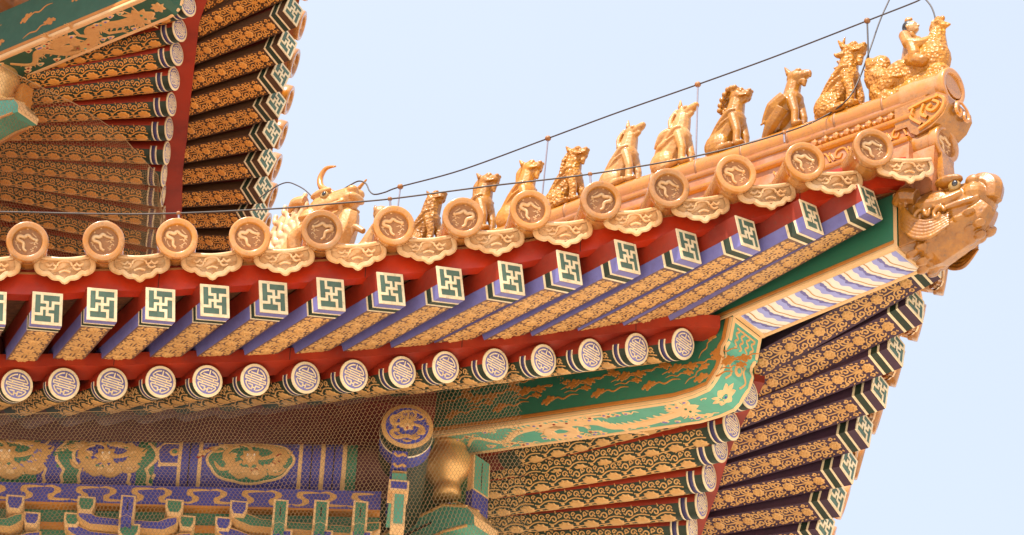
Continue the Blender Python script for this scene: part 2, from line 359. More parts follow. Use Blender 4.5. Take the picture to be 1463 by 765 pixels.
def round_mesh(L, Lo):
    b = MB(); n = 28
    # lower part painted, upper part red
    for a0, a1, m in ((-68, 68, 'dark_green'), (68, 292, 'red')):
        k = 18
        rows = [[Vector((x, RR*math.sin(R(lerp(a0, a1, j/k))), -RR*math.cos(R(lerp(a0, a1, j/k))))) for j in range(k+1)] for x in (0, -Lo if m != 'red' else -L)]
        b.strip(rows, m, True)
    k = 18; b.strip([[Vector((x, RR*math.sin(R(lerp(-68, 68, j/k))), -RR*math.cos(R(lerp(-68, 68, j/k))))) for j in range(k+1)] for x in (-Lo, -L)], 'red_dark', True)
    pm = cyl_pm(RR); v1 = RR*R(86)
    for u0, u1, m in ((.050, .062, 'cream'), (.062, .090, 'navy'), (.090, .102, 'cream')):
        kk = 16; rows = []
        for u, h in ((u0, -.001), (u0, .0015), (u1, .0015), (u1, -.001)): rows.append([pm(u, lerp(-v1, v1, j/kk), h) for j in range(kk+1)])
        b.strip(rows, m, True)
    u = .19
    while u < Lo-.10:
        # shell flowers along the bottom, fine vine scrolls climbing both flanks
        b.blob((u, 0), .040, 'gold', pm, .004, lobes=9, amp=.12, n=27, sx=1.25)
        b.ribbon([(u+.05, 0), (u+.12, .004)], [.012, .008], 'gold', pm)
        for sg in (1, -1):
            b.ribbon(smooth_path([(u-.06, sg*.042), (u-.03, sg*.050), (u, sg*.054), (u+.035, sg*.048), (u+.07, sg*.030), (u+.10, sg*.036)], 4), .009, 'gold', pm)
            curl(b, u-.022, sg*.076, .020, 'gold', pm, sg, 1, .009)
            curl(b, u+.062, sg*.062, .023, 'gold', pm, sg, -1, .010)
            curl(b, u+.022, sg*.086, .015, 'gold', pm, -sg, 1, .008)
            curl(b, u+.100, sg*.084, .014, 'gold', pm, sg, 1, .008)
            for a, c, e in ((-.045, .060, .9), (.03, .066, 1.6), (.088, .056, .6), (.045, .094, 1.2), (-.005, .095, .4)):
                b.ribbon([(u+a, sg*c), (u+a+.020*math.cos(e), sg*(c+.020*math.sin(e)))], [.013, .004], 'gold', pm)
            b.blob((u+.085, sg*.020), .012, 'gold', pm, n=8)
        u += .165
    return b.mesh('round_rafter')
def shou_mesh():
    b = MB(); T = Matrix()
    b.lathe([(0, RR*.2), (.0, RR*1.02), (.007, RR*1.02), (.009, RR*.98), (.009, .001)], T, 'cream', 32)
    b.lathe([(.008, RR*.84), (.0105, RR*.83), (.0105, .001)], T, 'lilac', 32)
    pm = lambda u, v, h: Vector((.0106+h, -u, v))    # seen from outside, u to the right
    r = RR*.84; S = lambda P: [(x*r, y*r) for x, y in P]
    wd = .115*r; hh = .0016
    def st(P): b.ribbon(S(P), wd, 'cream', pm, hh)
    for a0, a1 in ((100, 158), (22, 80), (202, 256), (284, 338)): st(arc(0, 0, .82, a0, a1, 10))
    st([(0, .86), (0, .40)]); st([(-.52, .46), (.52, .46)]); st([(-.74, .27), (.74, .27)])
    st([(-.84, .09), (.84, .09)]); st([(-.84, -.09), (.84, -.09)]); st([(-.74, -.27), (.74, -.27)])
    st([(-.84, .14), (-.84, -.14)]); st([(.84, .14), (.84, -.14)])
    for x in (-.42, .42): st([(x, .27), (x, .09)]); st([(x, -.09), (x, -.27)])
    st([(-.13, -.44), (-.13, -.82)]); st([(.13, -.44), (.13, -.82)]); st([(-.13, -.62), (.13, -.62)])
    st([(-.5, -.46), (-.13, -.46)]); st([(.13, -.46), (.5, -.46)])
    return b.mesh('painted_end')
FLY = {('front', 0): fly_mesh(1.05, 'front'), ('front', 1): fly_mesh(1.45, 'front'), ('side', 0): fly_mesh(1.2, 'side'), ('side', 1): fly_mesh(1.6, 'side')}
FRET = fret_mesh(); RND = {0: round_mesh(1.5, .95), 1: round_mesh(2.2, 1.75)}; SHOU = shou_mesh()

def tint_bounce(me):  # upper-eave copy with the warm tile bounce put into its paint colours
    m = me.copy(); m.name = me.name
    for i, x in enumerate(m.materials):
        m.materials[i] = {'gold': PAL['gold_bounce'], 'purple': PAL['purple_bounce'], 'maroon': PAL['red_dark']}.get(x.name, x)
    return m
FLY[('upper', 0)] = tint_bounce(FLY[('side', 0)]); RND[2] = tint_bounce(RND[1])
def fly(tip, rnd, style, roll, k):
    inn = rnd+Vector((0, 0, RR+.065)); M = frame(tip, tip-inn, roll)
    o = part('flying_rafter', FLY[(style, k)], hall, M); link('painted_end', FRET, o, M); return M
def rafter(end, inn, k):
    M = frame(end, end-inn); o = part('round_rafter', RND[k], hall, M); link('painted_end', SHOU, o, M); return M
# ---- front and side rafters of the lower eave
nF = len(FT); FLYM = []; RIN = []
for i in range(nF):
    t = max(0, (i-NX)/14); FLYM.append(fly(FT[i], FR[i], 'front', math.atan(lerp(.13, .30, min(1, t*2.2))), 1 if i > 12 else 0))
    a = R(lerp(19, 43, t))
    inn = FR[i]+Vector((-math.sin(a), math.cos(a), lerp(.45, .32, t))); RIN.append(inn)
    rafter(FR[i], inn, 0)
SFLYM = []; SIN = []
for i in range(len(ST)):
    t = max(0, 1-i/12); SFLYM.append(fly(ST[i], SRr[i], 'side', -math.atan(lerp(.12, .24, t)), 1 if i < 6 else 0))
    a = R(lerp(88, 47, t)); inn = SRr[i]+Vector((-math.sin(a), math.cos(a), lerp(.16, .13, t))); SIN.append(inn)
    rafter(SRr[i], inn, 1)
# ---- boards following the rafters
def outdir(P, i, sgn=1):
    d = P[min(i+1, len(P)-1)]-P[max(i-1, 0)]; d.z = 0; d.normalize(); return Vector((d.y, -d.x, 0))*sgn
def board(P, prof, m, name, sgn=1, sub=3):
    """a board swept along the points P; prof = (outwards, up) corners"""
    PP = [Vector(p) for p in smooth_path([tuple(p) for p in P], sub)]
    b = MB(); rows = []
    for i, p in enumerate(PP):
        o = outdir(PP, i, sgn); rows.append([p+o*a+ZZ*c for a, c in prof])
    b.rings(rows, m, True, True, False)
    if m != 'relief' and len(PP) > 20:      # joints where two boards meet
        for i in range(7, len(PP)-4, 11):
            t = (PP[i+1]-PP[i]).normalized(); o = outdir(PP, i, sgn); q = [PP[i]+o*(a+.0012)+ZZ*(c+(.0012 if c > .01 else -.0012)) for a, c in prof[:2]]
            b.add([q[0]-t*.0018, q[0]+t*.0018, q[1]+t*.0018, q[1]-t*.0018], [(0, 1, 2, 3)], 'dark')
    return part(name, b, hall)
low_path = [p+Vector((0, 0, 0)) for p in FR]
low_path.append(hp(hs(FR[-1])+.13, FR[-1].z+.02, -.15))
LB = board(low_path, [(.045, RR+.006), (.05, RR+.085), (-.10, RR+.085), (-.10, RR+.006)], 'red', 'eave_board')
board(low_path, [(-.055, RR+.06), (-.055, RR+.29), (-.08, RR+.29), (-.08, RR+.06)], 'red_dark', 'eave_board')
TOPS = [M @ Vector((-.045, 0, FH)) for M in FLYM]
hipL = hp(hs(FT[-1])+.12, FT[-1].z+FH+.075, -.14)
UB = board(TOPS+[hipL], [(0, .002), (.012, .130), (-.05, .130), (-.06, .002)], 'red_bright', 'eave_board')
WB = board([p+ZZ*.132 for p in TOPS+[hipL]], [(-.012, .002), (-.002, .062), (-.04, .062), (-.05, .002)], 'red_bright', 'tile_board')
TL = board([p+ZZ*.132 for p in TOPS+[hipL]], [(.016, -.006), (.016, .006), (-.01, .006), (-.01, -.006)], 'relief', 'board_moulding')
STOPS = [M @ Vector((-.045, 0, FH)) for M in SFLYM]
board(STOPS, [(0, .002), (.012, .165), (-.05, .165), (-.06, .002)], 'red_bright', 'eave_board')
board(SRr, [(.10, RR+.006), (.105, RR+.085), (-.10, RR+.085), (-.10, RR+.006)], 'red', 'eave_board')
# soffits (boards carried by the rafters)
def soffit(A, B, m, name, dz):
    b = MB(); b.strip([[lerp(p, q, k/5)+ZZ*(dz+.004*math.sin(i*2.+k)) for k in range(6)] for i, (p, q) in enumerate(zip(A, B))], m); 
    b.strip([[lerp(p, q, k/5)+ZZ*(dz+.05) for k in range(6)] for p, q in zip(A, B)], m)
    return part(name, b, hall)
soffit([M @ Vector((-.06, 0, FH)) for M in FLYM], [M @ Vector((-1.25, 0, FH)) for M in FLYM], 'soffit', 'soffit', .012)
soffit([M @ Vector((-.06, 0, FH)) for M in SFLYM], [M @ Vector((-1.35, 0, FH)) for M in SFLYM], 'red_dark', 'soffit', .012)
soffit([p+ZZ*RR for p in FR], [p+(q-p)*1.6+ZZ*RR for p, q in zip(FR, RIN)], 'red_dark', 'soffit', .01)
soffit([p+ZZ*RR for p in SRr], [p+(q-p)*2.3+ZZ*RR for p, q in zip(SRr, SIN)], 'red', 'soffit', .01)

# ---- hip beam: lower beam with stepped nose, upturned upper beam
BW = .27
nose_px = [(622, 622.7), (800, 596), (900, 582.5), (960, 574), (990, 565), (1010, 556), (1018, 547), (1023, 538), (1031, 526), (1036, 509), (1033, 500), (1036, 492), (1041, 486), (1044, 470), (1047.5, 452)]
prof = [hip(x, y, -BW/2) for x, y in nose_px]; prof = [(hs(p), p.z) for p in prof]
s0, z0 = prof[0]; sl = (prof[3][1]-z0)/(prof[3][0]-s0)
prof[1] = (prof[1][0], z0+sl*(prof[1][0]-s0)); prof[2] = (prof[2][0], z0+sl*(prof[2][0]-s0))
prof = [(s0-1.2, z0-sl*1.2)]+prof
NP = len(prof)
sN, zN = prof[-1]
hb = MB()
def bm(s, z, o): return hp(s, z, o)
# underside and nose: a swept strip with edge bands
acc = [0.]
for i in range(1, NP): acc.append(acc[-1]+math.hypot(prof[i][0]-prof[i-1][0], prof[i][1]-prof[i-1][1]))
def under_pm(u, v, h):
    u = min(max(u, 0), acc[-1]-1e-4); i = max(j for j in range(NP-1) if acc[j] <= u+1e-9); t = (u-acc[i])/(acc[i+1]-acc[i])
    s = lerp(prof[i][0], prof[i+1][0], t); z = lerp(prof[i][1], prof[i+1][1], t)
    dx, dz = prof[i+1][0]-prof[i][0], prof[i+1][1]-prof[i][1]; l = math.hypot(dx, dz)
    return hp(s+dz/l*h, z-dx/l*h, v)
for v0, v1, m in ((-BW/2, BW/2, 'teal'),):
    hb.strip([[hp(s, z, v0), hp(s, z, v1)] for s, z in prof], m)
topz = [z+.40 if i < NP-1 else z for i, (s, z) in enumerate(prof)]
def side_top(s): return max(zN, z0+sl*(s-s0)+.43)
for o in (-BW/2, BW/2):
    hb.strip([[hp(s, z, o), hp(s, max(side_top(s), z+.001), o)] for s, z in prof], 'green')
def dense(u0, u1, n): return [lerp(u0, u1, i/n) for i in range(n+1)]
for v in (-BW/2+.014, BW/2-.014): hb.ribbon([(u, v) for u in dense(.9, acc[-1]-.004, 90)], .026, 'gold_pale', under_pm, .004)
hb.ribbon([(acc[-1]-.014, v) for v in dense(-BW/2+.01, BW/2-.01, 6)], .026, 'gold_pale', under_pm, .004)
# gold band along the lower edge of the visible side face
def side_pm(u, v, h):         # u along the bottom profile, v up from it
    u = min(max(u, 0), acc[-1]-1e-4); i = max(j for j in range(NP-1) if acc[j] <= u+1e-9); t = (u-acc[i])/(acc[i+1]-acc[i])
    s = lerp(prof[i][0], prof[i+1][0], t); z = lerp(prof[i][1], prof[i+1][1], t)
    dx, dz = prof[i+1][0]-prof[i][0], prof[i+1][1]-prof[i][1]; l = math.hypot(dx, dz)
    return hp(s-dz/l*v, z+dx/l*v, -BW/2-h)
hb.ribbon([(u, .014) for u in dense(.9, acc[-1]-.004, 90)], .026, 'gold_pale', side_pm, .003)
hb.ribbon([(u, .042) for u in dense(.9, acc[-1]-.004, 90)], .028, 'gold_deep', side_pm, .003)
# dragon and clouds on the underside (u measured back from the nose)
U9 = acc[NP-9]
dragon(hb, [(U9-2.0, .03), (U9-1.88, -.045), (U9-1.74, .045), (U9-1.58, -.03), (U9-1.42, -.06), (U9-1.26, -.055), (U9-1.16, .02), (U9-1.24, .07), (U9-1.36, .04), (U9-1.30, -.03), (U9-1.12, -.055), (U9-.96, -.03), (U9-.88, .045), (U9-.72, .06), (U9-.50, .03), (U9-.28, -.02)], .068, 'gold_pale', under_pm, -1, True, 'green')
hb.blob((U9-.30, -.03), .075, 'gold_pale', under_pm, .004, lobes=9, amp=.25, n=36, sx=1.3)
hb.blob((U9-.02, .0), .055, 'gold_pale', under_pm, .004, lobes=8, amp=.2, n=32, sx=1.4); hb.blob((U9-.02, 0), .02, 'teal', under_pm, .010); hb.blob((U9-.02, 0), .009, 'blue', under_pm, .014)
for i in range(46):
    u = U9-random.uniform(.1, 2.1); v = random.choice((-1, 1))*random.uniform(.055, .10)
    hb.blob((u, v), random.uniform(.012, .022), 'gold_pale', under_pm, .003, lobes=3, amp=.2, n=12, sx=1.7); hb.blob((u, v), .008, random.choice(['lilac', 'lilac', 'red', 'teal']), under_pm, .006, sx=1.7, n=8)
    if i % 2: hb.ribbon(smooth_path([(u, v), (u+.03, v+.012), (u+.06, v-.008), (u+.09, v+.006)], 3), taper(10, .010), 'gold_pale', under_pm)
UN = acc[NP-5]
for v in (-.07, -.025, .025, .07):
    P = [(lerp(UN+.05, acc[-1]-.045, k/14), v+.012*math.sin(k*1.15)) for k in range(15)]; hb.ribbon(P, .014, 'gold', under_pm)
hb.ribbon([(acc[-1]-.05, v) for v in dense(-.085, .085, 8)], .012, 'gold', under_pm)
hb.blob((UN-.075, 0), .035, 'gold', under_pm, .004, n=14); hb.blob((UN-.075, 0), .02, 'teal', under_pm, .007, n=10)
for v in (-.07, .06): hb.ribbon(smooth_path([(UN-.16, v), (UN-.11, v+.02), (UN-.06, v-.02), (UN-.01, v+.01)], 4), .016, 'gold', under_pm)
# drifting clouds on the side
def flat_pm(u, v, h): return hp(u, z0+sl*(u-s0)+v, -BW/2-h)
for k in range(12):
    s = s0+.12+k*.185; v = .13+(.09 if k % 2 else .0)
    cloud(hb, s, v, .082, 'gold_deep', flat_pm, math.atan(sl)+.35, 1); cloud(hb, s+.12, v+.12-(.12 if k % 2 else 0), .075, 'gold_deep', flat_pm, math.atan(sl)+.35, -1)
for k in range(12): cloud(hb, s0+.22+k*.185, .29-.11*(k % 2), .058, 'gold_deep', flat_pm, math.atan(sl)+.3, -1 if k % 2 else 1)
cloud(hb, sN-.14, zN-(z0+sl*(sN-.14-s0))-.08, .06, 'gold_deep', flat_pm, .9, -1); cloud(hb, sN-.20, zN-(z0+sl*(sN-.2-s0))-.26, .06, 'gold_deep', flat_pm, .6, -1)
lower_beam = part('hip_beam', hb, hall)

# upper hip beam
zb = MB()
A = hip(1047.5, 452, -BW/2); A = (hs(A), A.z+.004); B_ = hip(1283, 352, -BW/2); B_ = (hs(B_), B_.z)
LU = math.hypot(B_[0]-A[0], B_[1]-A[1]); uz = (B_[1]-A[1])/LU; ux = (B_[0]-A[0])/LU
A2 = (A[0]-1.3*ux, A[1]+.05)
TH = .36
W2 = BW/2+.004
zb.strip([[hp(*A, -W2), hp(*A, W2)], [hp(*B_, -W2), hp(*B_, W2)]], 'white_paint')
for o in (-W2, W2):
    zb.strip([[hp(*A2, o), hp(A2[0], A2[1]+TH, o)], [hp(*A, o), hp(A[0], A[1]+TH+.02, o)], [hp(*B_, o), hp(B_[0]-uz*TH*.3, B_[1]+TH, o)]], 'green')
zb.strip([[hp(*B_, -W2), hp(*B_, W2)], [hp(B_[0]-uz*TH*.3, B_[1]+TH, -W2), hp(B_[0]-uz*TH*.3, B_[1]+TH, W2)]], 'green')
zb.strip([[hp(A2[0], A2[1]+TH, -W2), hp(A2[0], A2[1]+TH, W2)], [hp(A[0], A[1]+TH+.02, -W2), hp(A[0], A[1]+TH+.02, W2)], [hp(B_[0]-uz*TH*.3, B_[1]+TH, -W2), hp(B_[0]-uz*TH*.3, B_[1]+TH, W2)]], 'green')
zpm = lambda u, v, h: hp(A[0]+ux*u+uz*h, A[1]+uz*u-ux*h, v)
zside = lambda u, v, h: hp(A[0]+ux*u-uz*v, A[1]+uz*u+ux*v, -W2-h)
iw = W2-.03
def wave(v): t = (v/iw+1)/2; return .085*t-.030*math.sin(math.pi*t)+.004*math.sin(t*13)-.035
p = LU/8.6; n = int(LU/p)+2
cols = [('white_paint', 0, .34), ('pale_blue', .34, .62), ('lilac', .62, .76), ('white_paint', .76, .94), ('gold', .94, 1.0)]
nv = 26; vs_ = [lerp(-iw, iw, j/nv) for j in range(nv+1)]
for k in range(-1, n):
    for m, a, b in cols:
        r0 = []; r1 = []
        for v in vs_:
            jit = .002*math.sin(v*170+k*3.1)+.002*math.sin(v*520+k) if m == 'lilac' else 0
            u0 = min(max(.035, (k+a)*p+wave(v)+(.006*math.sin(v*95) if a in (.34, .62) else 0)+jit), LU-.035); u1 = min(max(.035, (k+b)*p+wave(v)+(.006*math.sin(v*95) if b in (.34, .62) else 0)+(.003*math.sin(v*210+k*2) if m == 'lilac' else 0)), LU-.035)
            r0.append((u0, v)); r1.append((max(u0, u1), v))
        hgt = {'white_paint': .002, 'pale_blue': .0024, 'lilac': .0028, 'gold': .0032}[m]
        for j in range(nv):
            if r1[j][0]-r0[j][0] < 1e-4 and r1[j+1][0]-r0[j+1][0] < 1e-4: continue
            zb.add([zpm(*r0[j], hgt), zpm(*r0[j+1], hgt), zpm(*r1[j+1], hgt), zpm(*r1[j], hgt)], [(0, 1, 2, 3)], m)
for v in (-W2+.015, W2-.015): zb.ribbon([(0, v), (LU, v)], .030, 'gold_pale', zpm, .006)
for u in (.016, LU-.016): zb.ribbon([(u, -W2+.005), (u, W2-.005)], .030, 'gold_pale', zpm, .0068)
zb.ribbon([(-.25, .012), (LU, .012)], .024, 'gold_pale', zside, .003); zb.ribbon([(-.25, .038), (LU-.02, .038)], .026, 'gold_deep', zside, .003)
zb.ribbon([(LU-.014, .0), (LU-.014, TH)], .026, 'gold_pale', zside, .003)
part('upper_hip_beam', zb, hall)
# ------------------------------------------------------------------ eave tiles
TILE_PX = [(39, 345), (149, 343), (252, 340), (356, 337), (459, 328), (563, 322), (662, 310), (757, 300), (858, 285), (957, 267), (1053, 248), (1149, 229), (1247, 211)]
TP = [at_y(*p, D-.22-.45*(i/12)**2.2) for i, p in enumerate(TILE_PX)]
d0 = (TP[0]-TP[4])/4; d0.z = -.03
TP = [TP[0]+d0*j for j in range(4, 0, -1)]+TP
TR = .112
def dragon_relief(b, T, r, m):
    for k in range(9):
        a = k*2.4; q = .5+.62*((k*.618) % 1); b.ell((-.012, q*r*math.cos(a), q*r*math.sin(a)), (.008, r*.09, r*.065), m, T, 8, 5)
    P = [(-.62, .28), (-.2, .36), (.1, .5), (.28, .3), (.62, .28), (.68, .02), (.25, -.12), (.12, -.5), (-.1, -.62)]
    b.tube([T @ Vector((-.006, -x*r, y*r)) for x, y in smooth_path(P, 4)], [r*.07]+[r*.11]*30+[r*.07, r*.05], m, 6) if False else None
    q = smooth_path(P, 4); n = len(q)
    b.tube([T @ Vector((-.006, -x*r, y*r)) for x, y in q], [r*(.075+.075*math.sin(math.pi*i/(n-1))) for i in range(n)], m, 6)
    for (x, y), (x2, y2), (x3, y3) in (((-.5, -.22), (-.62, -.1), (-.72, -.2)), ((.30, -.62), (.48, -.5), (.58, -.3)), ((-.7, .1), (-.5, .15), (-.45, 0)), ((-.4, -.55), (-.55, -.45), (-.3, -.4)), ((.0, .1), (-.2, .0), (-.4, .1)), ((-.5, .5), (-.3, .6), (-.15, .72)), ((.6, -.1), (.72, -.2), (.66, -.36))):
        b.tube([T @ Vector((-.010, -u*r, v*r)) for u, v in smooth_path([(x, y), (x2, y2), (x3, y3)], 3)], r*.042, m, 5)
    b.ell((0, 0, 0), (.012, r*.14, r*.14), m, T @ Matrix.Translation((-.008, .55*r, .3*r)), 8, 5)
def tile_disc_mesh(v=0):
    b = MB(); T = Matrix()
    b.lathe([(-.055, TR*.96), (-.05, TR), (-.004, TR*1.01), (.004, TR*.985), (.006, TR*.95), (.006, TR*.76), (.001, TR*.72), (-.020, TR*.69)], T, 'glaze_rim', 30)
    b.lathe([(-.020, TR*.71), (-.021, TR*.3), (-.018, .001)], T, 'relief', 20)
    dragon_relief(b, Matrix.Translation((-.012, 0, 0)) @ Matrix.Rotation(R((0, 8, -10)[v]), 4, 'X') @ Matrix.Diagonal((1, (1, -1, 1)[v], 1, 1)), TR*.72, ('glaze_pale', 'relief_light', 'glaze_pale')[v])
    return b.mesh('tile_disc')
TDISCS = [tile_disc_mesh(v) for v in range(3)]; TDISC = TDISCS[0]
def tube_mesh(L):
    b = MB(); b.lathe([(-L, TR*.93), (-.02, TR*.93)], Matrix(), 'glaze_rim', 20)
    for k in range(1, int(L/.36)+1): b.lathe([(-k*.36-.012, TR*.935), (-k*.36-.008, TR*.955), (-k*.36+.008, TR*.955), (-k*.36+.012, TR*.935)], Matrix(), 'glaze_worn', 20)
    return b.mesh('round_tile')
NAIL = MB(); NAIL.ell((-.13, 0, TR*.93+.015), (.035, .035, .035), 'glaze_pale', None, 10, 6); NAIL = NAIL.mesh('nail_cap')
def drip_mesh(L):
    b = MB()
    half = [(.138, .004), (.148, -.03), (.140, -.068), (.108, -.094), (.088, -.093), (.060, -.122), (.024, -.130), (0, -.150)]
    half = [(x*1.10, y*1.04) for x, y in half]; o = half+[(-x, y) for x, y in half[-2::-1]]
    top = [(-.07, -.020), (0, -.027), (.07, -.020)]
    pm = lambda u, v, h: Vector((h-.035*(u/.14)**2+.10*v*-.2, -u, v))
    out = smooth_path(o, 3)+top
    A = [pm(u, v, -.022) for u, v in out]; B = [pm(u, v, 0) for u, v in out]
    b.prism(A, B, 'glaze_rim', 'relief_light')
    b.ribbon([(u*.93, v*.92-.004) for u, v in smooth_path(o, 4)], .030, 'glaze_pale', pm, .010)
    for P in ([(-.04, -.06), (-.03, -.038), (0, -.032), (.03, -.038), (.04, -.06)], [(-.10, -.04), (-.08, -.055), (-.06, -.04)], [(.10, -.04), (.08, -.055), (.06, -.04)], [(-.03, -.095), (0, -.085), (.03, -.095)], [(-.085, -.07), (-.06, -.078), (-.045, -.062), (-.062, -.05)], [(.085, -.07), (.06, -.078), (.045, -.062), (.062, -.05)]):
        b.ribbon(smooth_path(P, 3), .014, 'relief_light', pm, .007)
    # pan tile behind, hollow side up, with a thick lip
    def pan(u, x, z): return Vector((x-.035*(u/.14)**2*(1 if x > -.02 else 0), -u, z-.028*math.cos(u/.14*1.5)+.004))
    us = [lerp(-.152, .152, j/10) for j in range(11)]
    b.strip([[pan(u, x, .012) for u in us] for x in (0, -L)], 'glaze_worn'); b.strip([[pan(u, x, -.010) for u in us] for x in (-.022, -L)], 'glaze_worn')
    b.tube([pan(u, .0, .003) for u in us], .012, 'glaze_pale', 7)
    return b.mesh('drip_tile')
TUBE = {k: tube_mesh(k*.36+.3) for k in range(0, 13)}; DRIP = {k: drip_mesh(k*.36+.3) for k in range(0, 13)}
def tile_row(P, sgn, to_hip):
    n = len(P); Ms = []
    for i, p in enumerate(P):
        t = max(0, 1-(n-1-i)/12)
        a = R(6*t*t); slope = lerp(.34, .17, t*t)
        if sgn > 0: x = Vector((math.sin(a), -math.cos(a), -slope))
        else: x = Vector((math.cos(a), -math.sin(a), -slope))
        x = x+Vector((random.uniform(-.025, .025), random.uniform(-.025, .025), random.uniform(-.03, .03))); Ms.append((frame(p+Vector((random.uniform(-.006, .006), 0, random.uniform(-.005, .005))), x, 0), x))
    for i, (M, x) in enumerate(Ms):
        L = to_hip(P[i]); k = min(12, max(0, int((L-.3)/.36)))
        o = part('round_tile', TUBE[k], hall, M); link('tile_disc', TDISCS[(i*7+i//3) % 3], o, M); link('nail_cap', NAIL, o, M)
        if i < n-1: q = lerp(P[i], P[i+1], .5); x2 = x+Ms[i+1][1]
        else: q = P[i]+(P[i]-P[i-1])*.55; x2 = x
        M2 = frame(q-x2.normalized()*.075-ZZ*.072, x2, -sgn*0.0+(-math.atan((P[min(i+1, n-1)].z-P[max(i-1, 0)].z)/max(.1, (P[min(i+1, n-1)]-P[max(i-1, 0)]).length))*-1 if sgn > 0 else -math.atan((P[min(i+1, n-1)].z-P[max(i-1, 0)].z)/max(.1, (P[min(i+1, n-1)]-P[max(i-1, 0)]).length))))
        part('drip_tile', DRIP[max(0, k-(1 if i > n-3 else 0))], hall, M2)
tile_row(TP, 1, lambda p: max(.3, Q-p.x-p.y-.12))
STP = [mir(p) for p in TP[::-1]][:9]
tile_row(STP[::-1], -1, lambda p: max(.3, p.x+p.y-Q+.4))

# ------------------------------------------------------------------ hip ridge
crest_px = [(1340, 118), (1203, 166), (1125, 192), (1040, 221), (962, 245), (890, 268), (808, 298), (740, 324), (640, 352), (523, 372), (440, 384)]
CR = [hip(*p) for p in crest_px]; CR = [(hs(p), p.z) for p in CR]
tipc = hip(1362, 124); TS, TZ = hs(tipc), tipc.z
CR[0] = (TS-.09, TZ+.085)
def crest(s):
    if s >= CR[0][0]: return CR[0][1]
    for (a, za), (b, zb_) in zip(CR[:-1], CR[1:]):
        if s >= b: return lerp(zb_, za, (s-b)/(a-b))
    (a, za), (b, zb_) = CR[-2:]
    return zb_+(s-b)*(za-zb_)/(a-b)
sB = CR[-1][0]-3.2
ss = [lerp(sB, TS, i/60) for i in range(61)]
zsm = [sum(crest(s+k*.12) for k in (-2, -1, 0, 1, 2))/5 for s in ss]
CREST = lambda s: float(np.interp(s, ss, zsm))
def sweep(profile, s1, m, name, bev=None):
    b = MB(); rows = [[hp(s, CREST(s)+z, o) for o, z in profile] for s in ss if s < s1]+[[hp(s1, CREST(s1)+z, o) for o, z in profile]]
    b.rings(rows, m, True, True, False); return b
def ring_prof(o, z, rx, rz, n=10): return [(o+rx*math.cos(k*math.tau/n), z+rz*math.sin(k*math.tau/n)) for k in range(n)]
rb = MB()
rows = [[hp(s, CREST(s)-.075+.085*math.sin(k*math.tau/16), .085*math.cos(k*math.tau/16)) for k in range(16)] for s in ss]
rb.rings(rows, 'glaze', True, True, True)
for k in range(1, 14):
    s = TS-.33*k-.1; rb.rings([[hp(s+ds, CREST(s)-.075+r*math.sin(j*math.tau/16), r*math.cos(j*math.tau/16)) for j in range(16)] for ds, r in ((-.008, .084), (-.006, .088), (.006, .088), (.008, .084))], 'relief', True, False, True)
ridge = part('hip_ridge', rb, hall)
for nm, prof_, s1, m in (('ridge_course', [(-.07, -.11), (.07, -.11), (.07, -.16), (-.07, -.16)], TS-.10, 'glaze_worn'),
                         ('ridge_course', [(-.085, -.16), (.085, -.16), (.085, -.26), (-.085, -.26)], TS-.16, 'glaze_worn'),
                         ('ridge_course', [(-.10, -.30), (.10, -.30), (.10, -.42), (-.10, -.42)], TS-.20, 'glaze_worn'),
                         ('ridge_course', [(-.13, -.44), (.13, -.44), (.15, -.78), (-.15, -.78)], TS-.22, 'glaze_worn')):
    part(nm, sweep(prof_, s1, m, nm), ridge)
for z, rx, s1 in ((-.165, .105, TS-.12), (-.275, .135, TS-.19), (-.445, .155, TS-.22)):
    b = MB(); rows = [[hp(s, CREST(s)+z+.036*math.sin(k*math.tau/10), rx*math.cos(k*math.tau/10)) for k in range(10)] for s in ss if s < s1]+[[hp(s1, CREST(s1)+z+.036*math.sin(k*math.tau/10), rx*math.cos(k*math.tau/10)) for k in range(10)]]
    b.rings(rows, 'glaze', True, True, True); part('ridge_moulding', b, ridge)
# scroll frieze near the end of the ridge, on the second course
fr = MB(); fpm = lambda u, v, h: hp(u, CREST(u)-.36+v, -.10-h)
for k in range(7):
    u = TS-.30-k*.13
    fr.ribbon(smooth_path([(u+.05, -.035), (u+.02, .03), (u-.03, .03), (u-.045, -.01), (u-.015, -.025), (u, .0)], 4), .016, 'glaze', fpm, .010)
    fr.ribbon(smooth_path([(u-.05, -.035), (u-.07, .0), (u-.085, .03)], 4), .014, 'glaze', fpm, .010)
part('ridge_carving', fr, ridge); fr = MB()
gpm = lambda u, v, h: hp(u, CREST(u)-.212+v, -.086-h)
for k in range(9):
    u = TS-.36-k*.075
    fr.blob((u, 0), .026, 'glaze', gpm, .014, lobes=5, amp=.2)
    fr.blob((u-.037, -.008), .015, 'glaze', gpm, .012)
part('ridge_carving', fr, ridge)
Mt = frame(hp(TS, TZ), OUT-ZZ*.12)
o = part('ridge_end_tile', TUBE[0], ridge, Mt); link('tile_disc', TDISC, o, Mt)
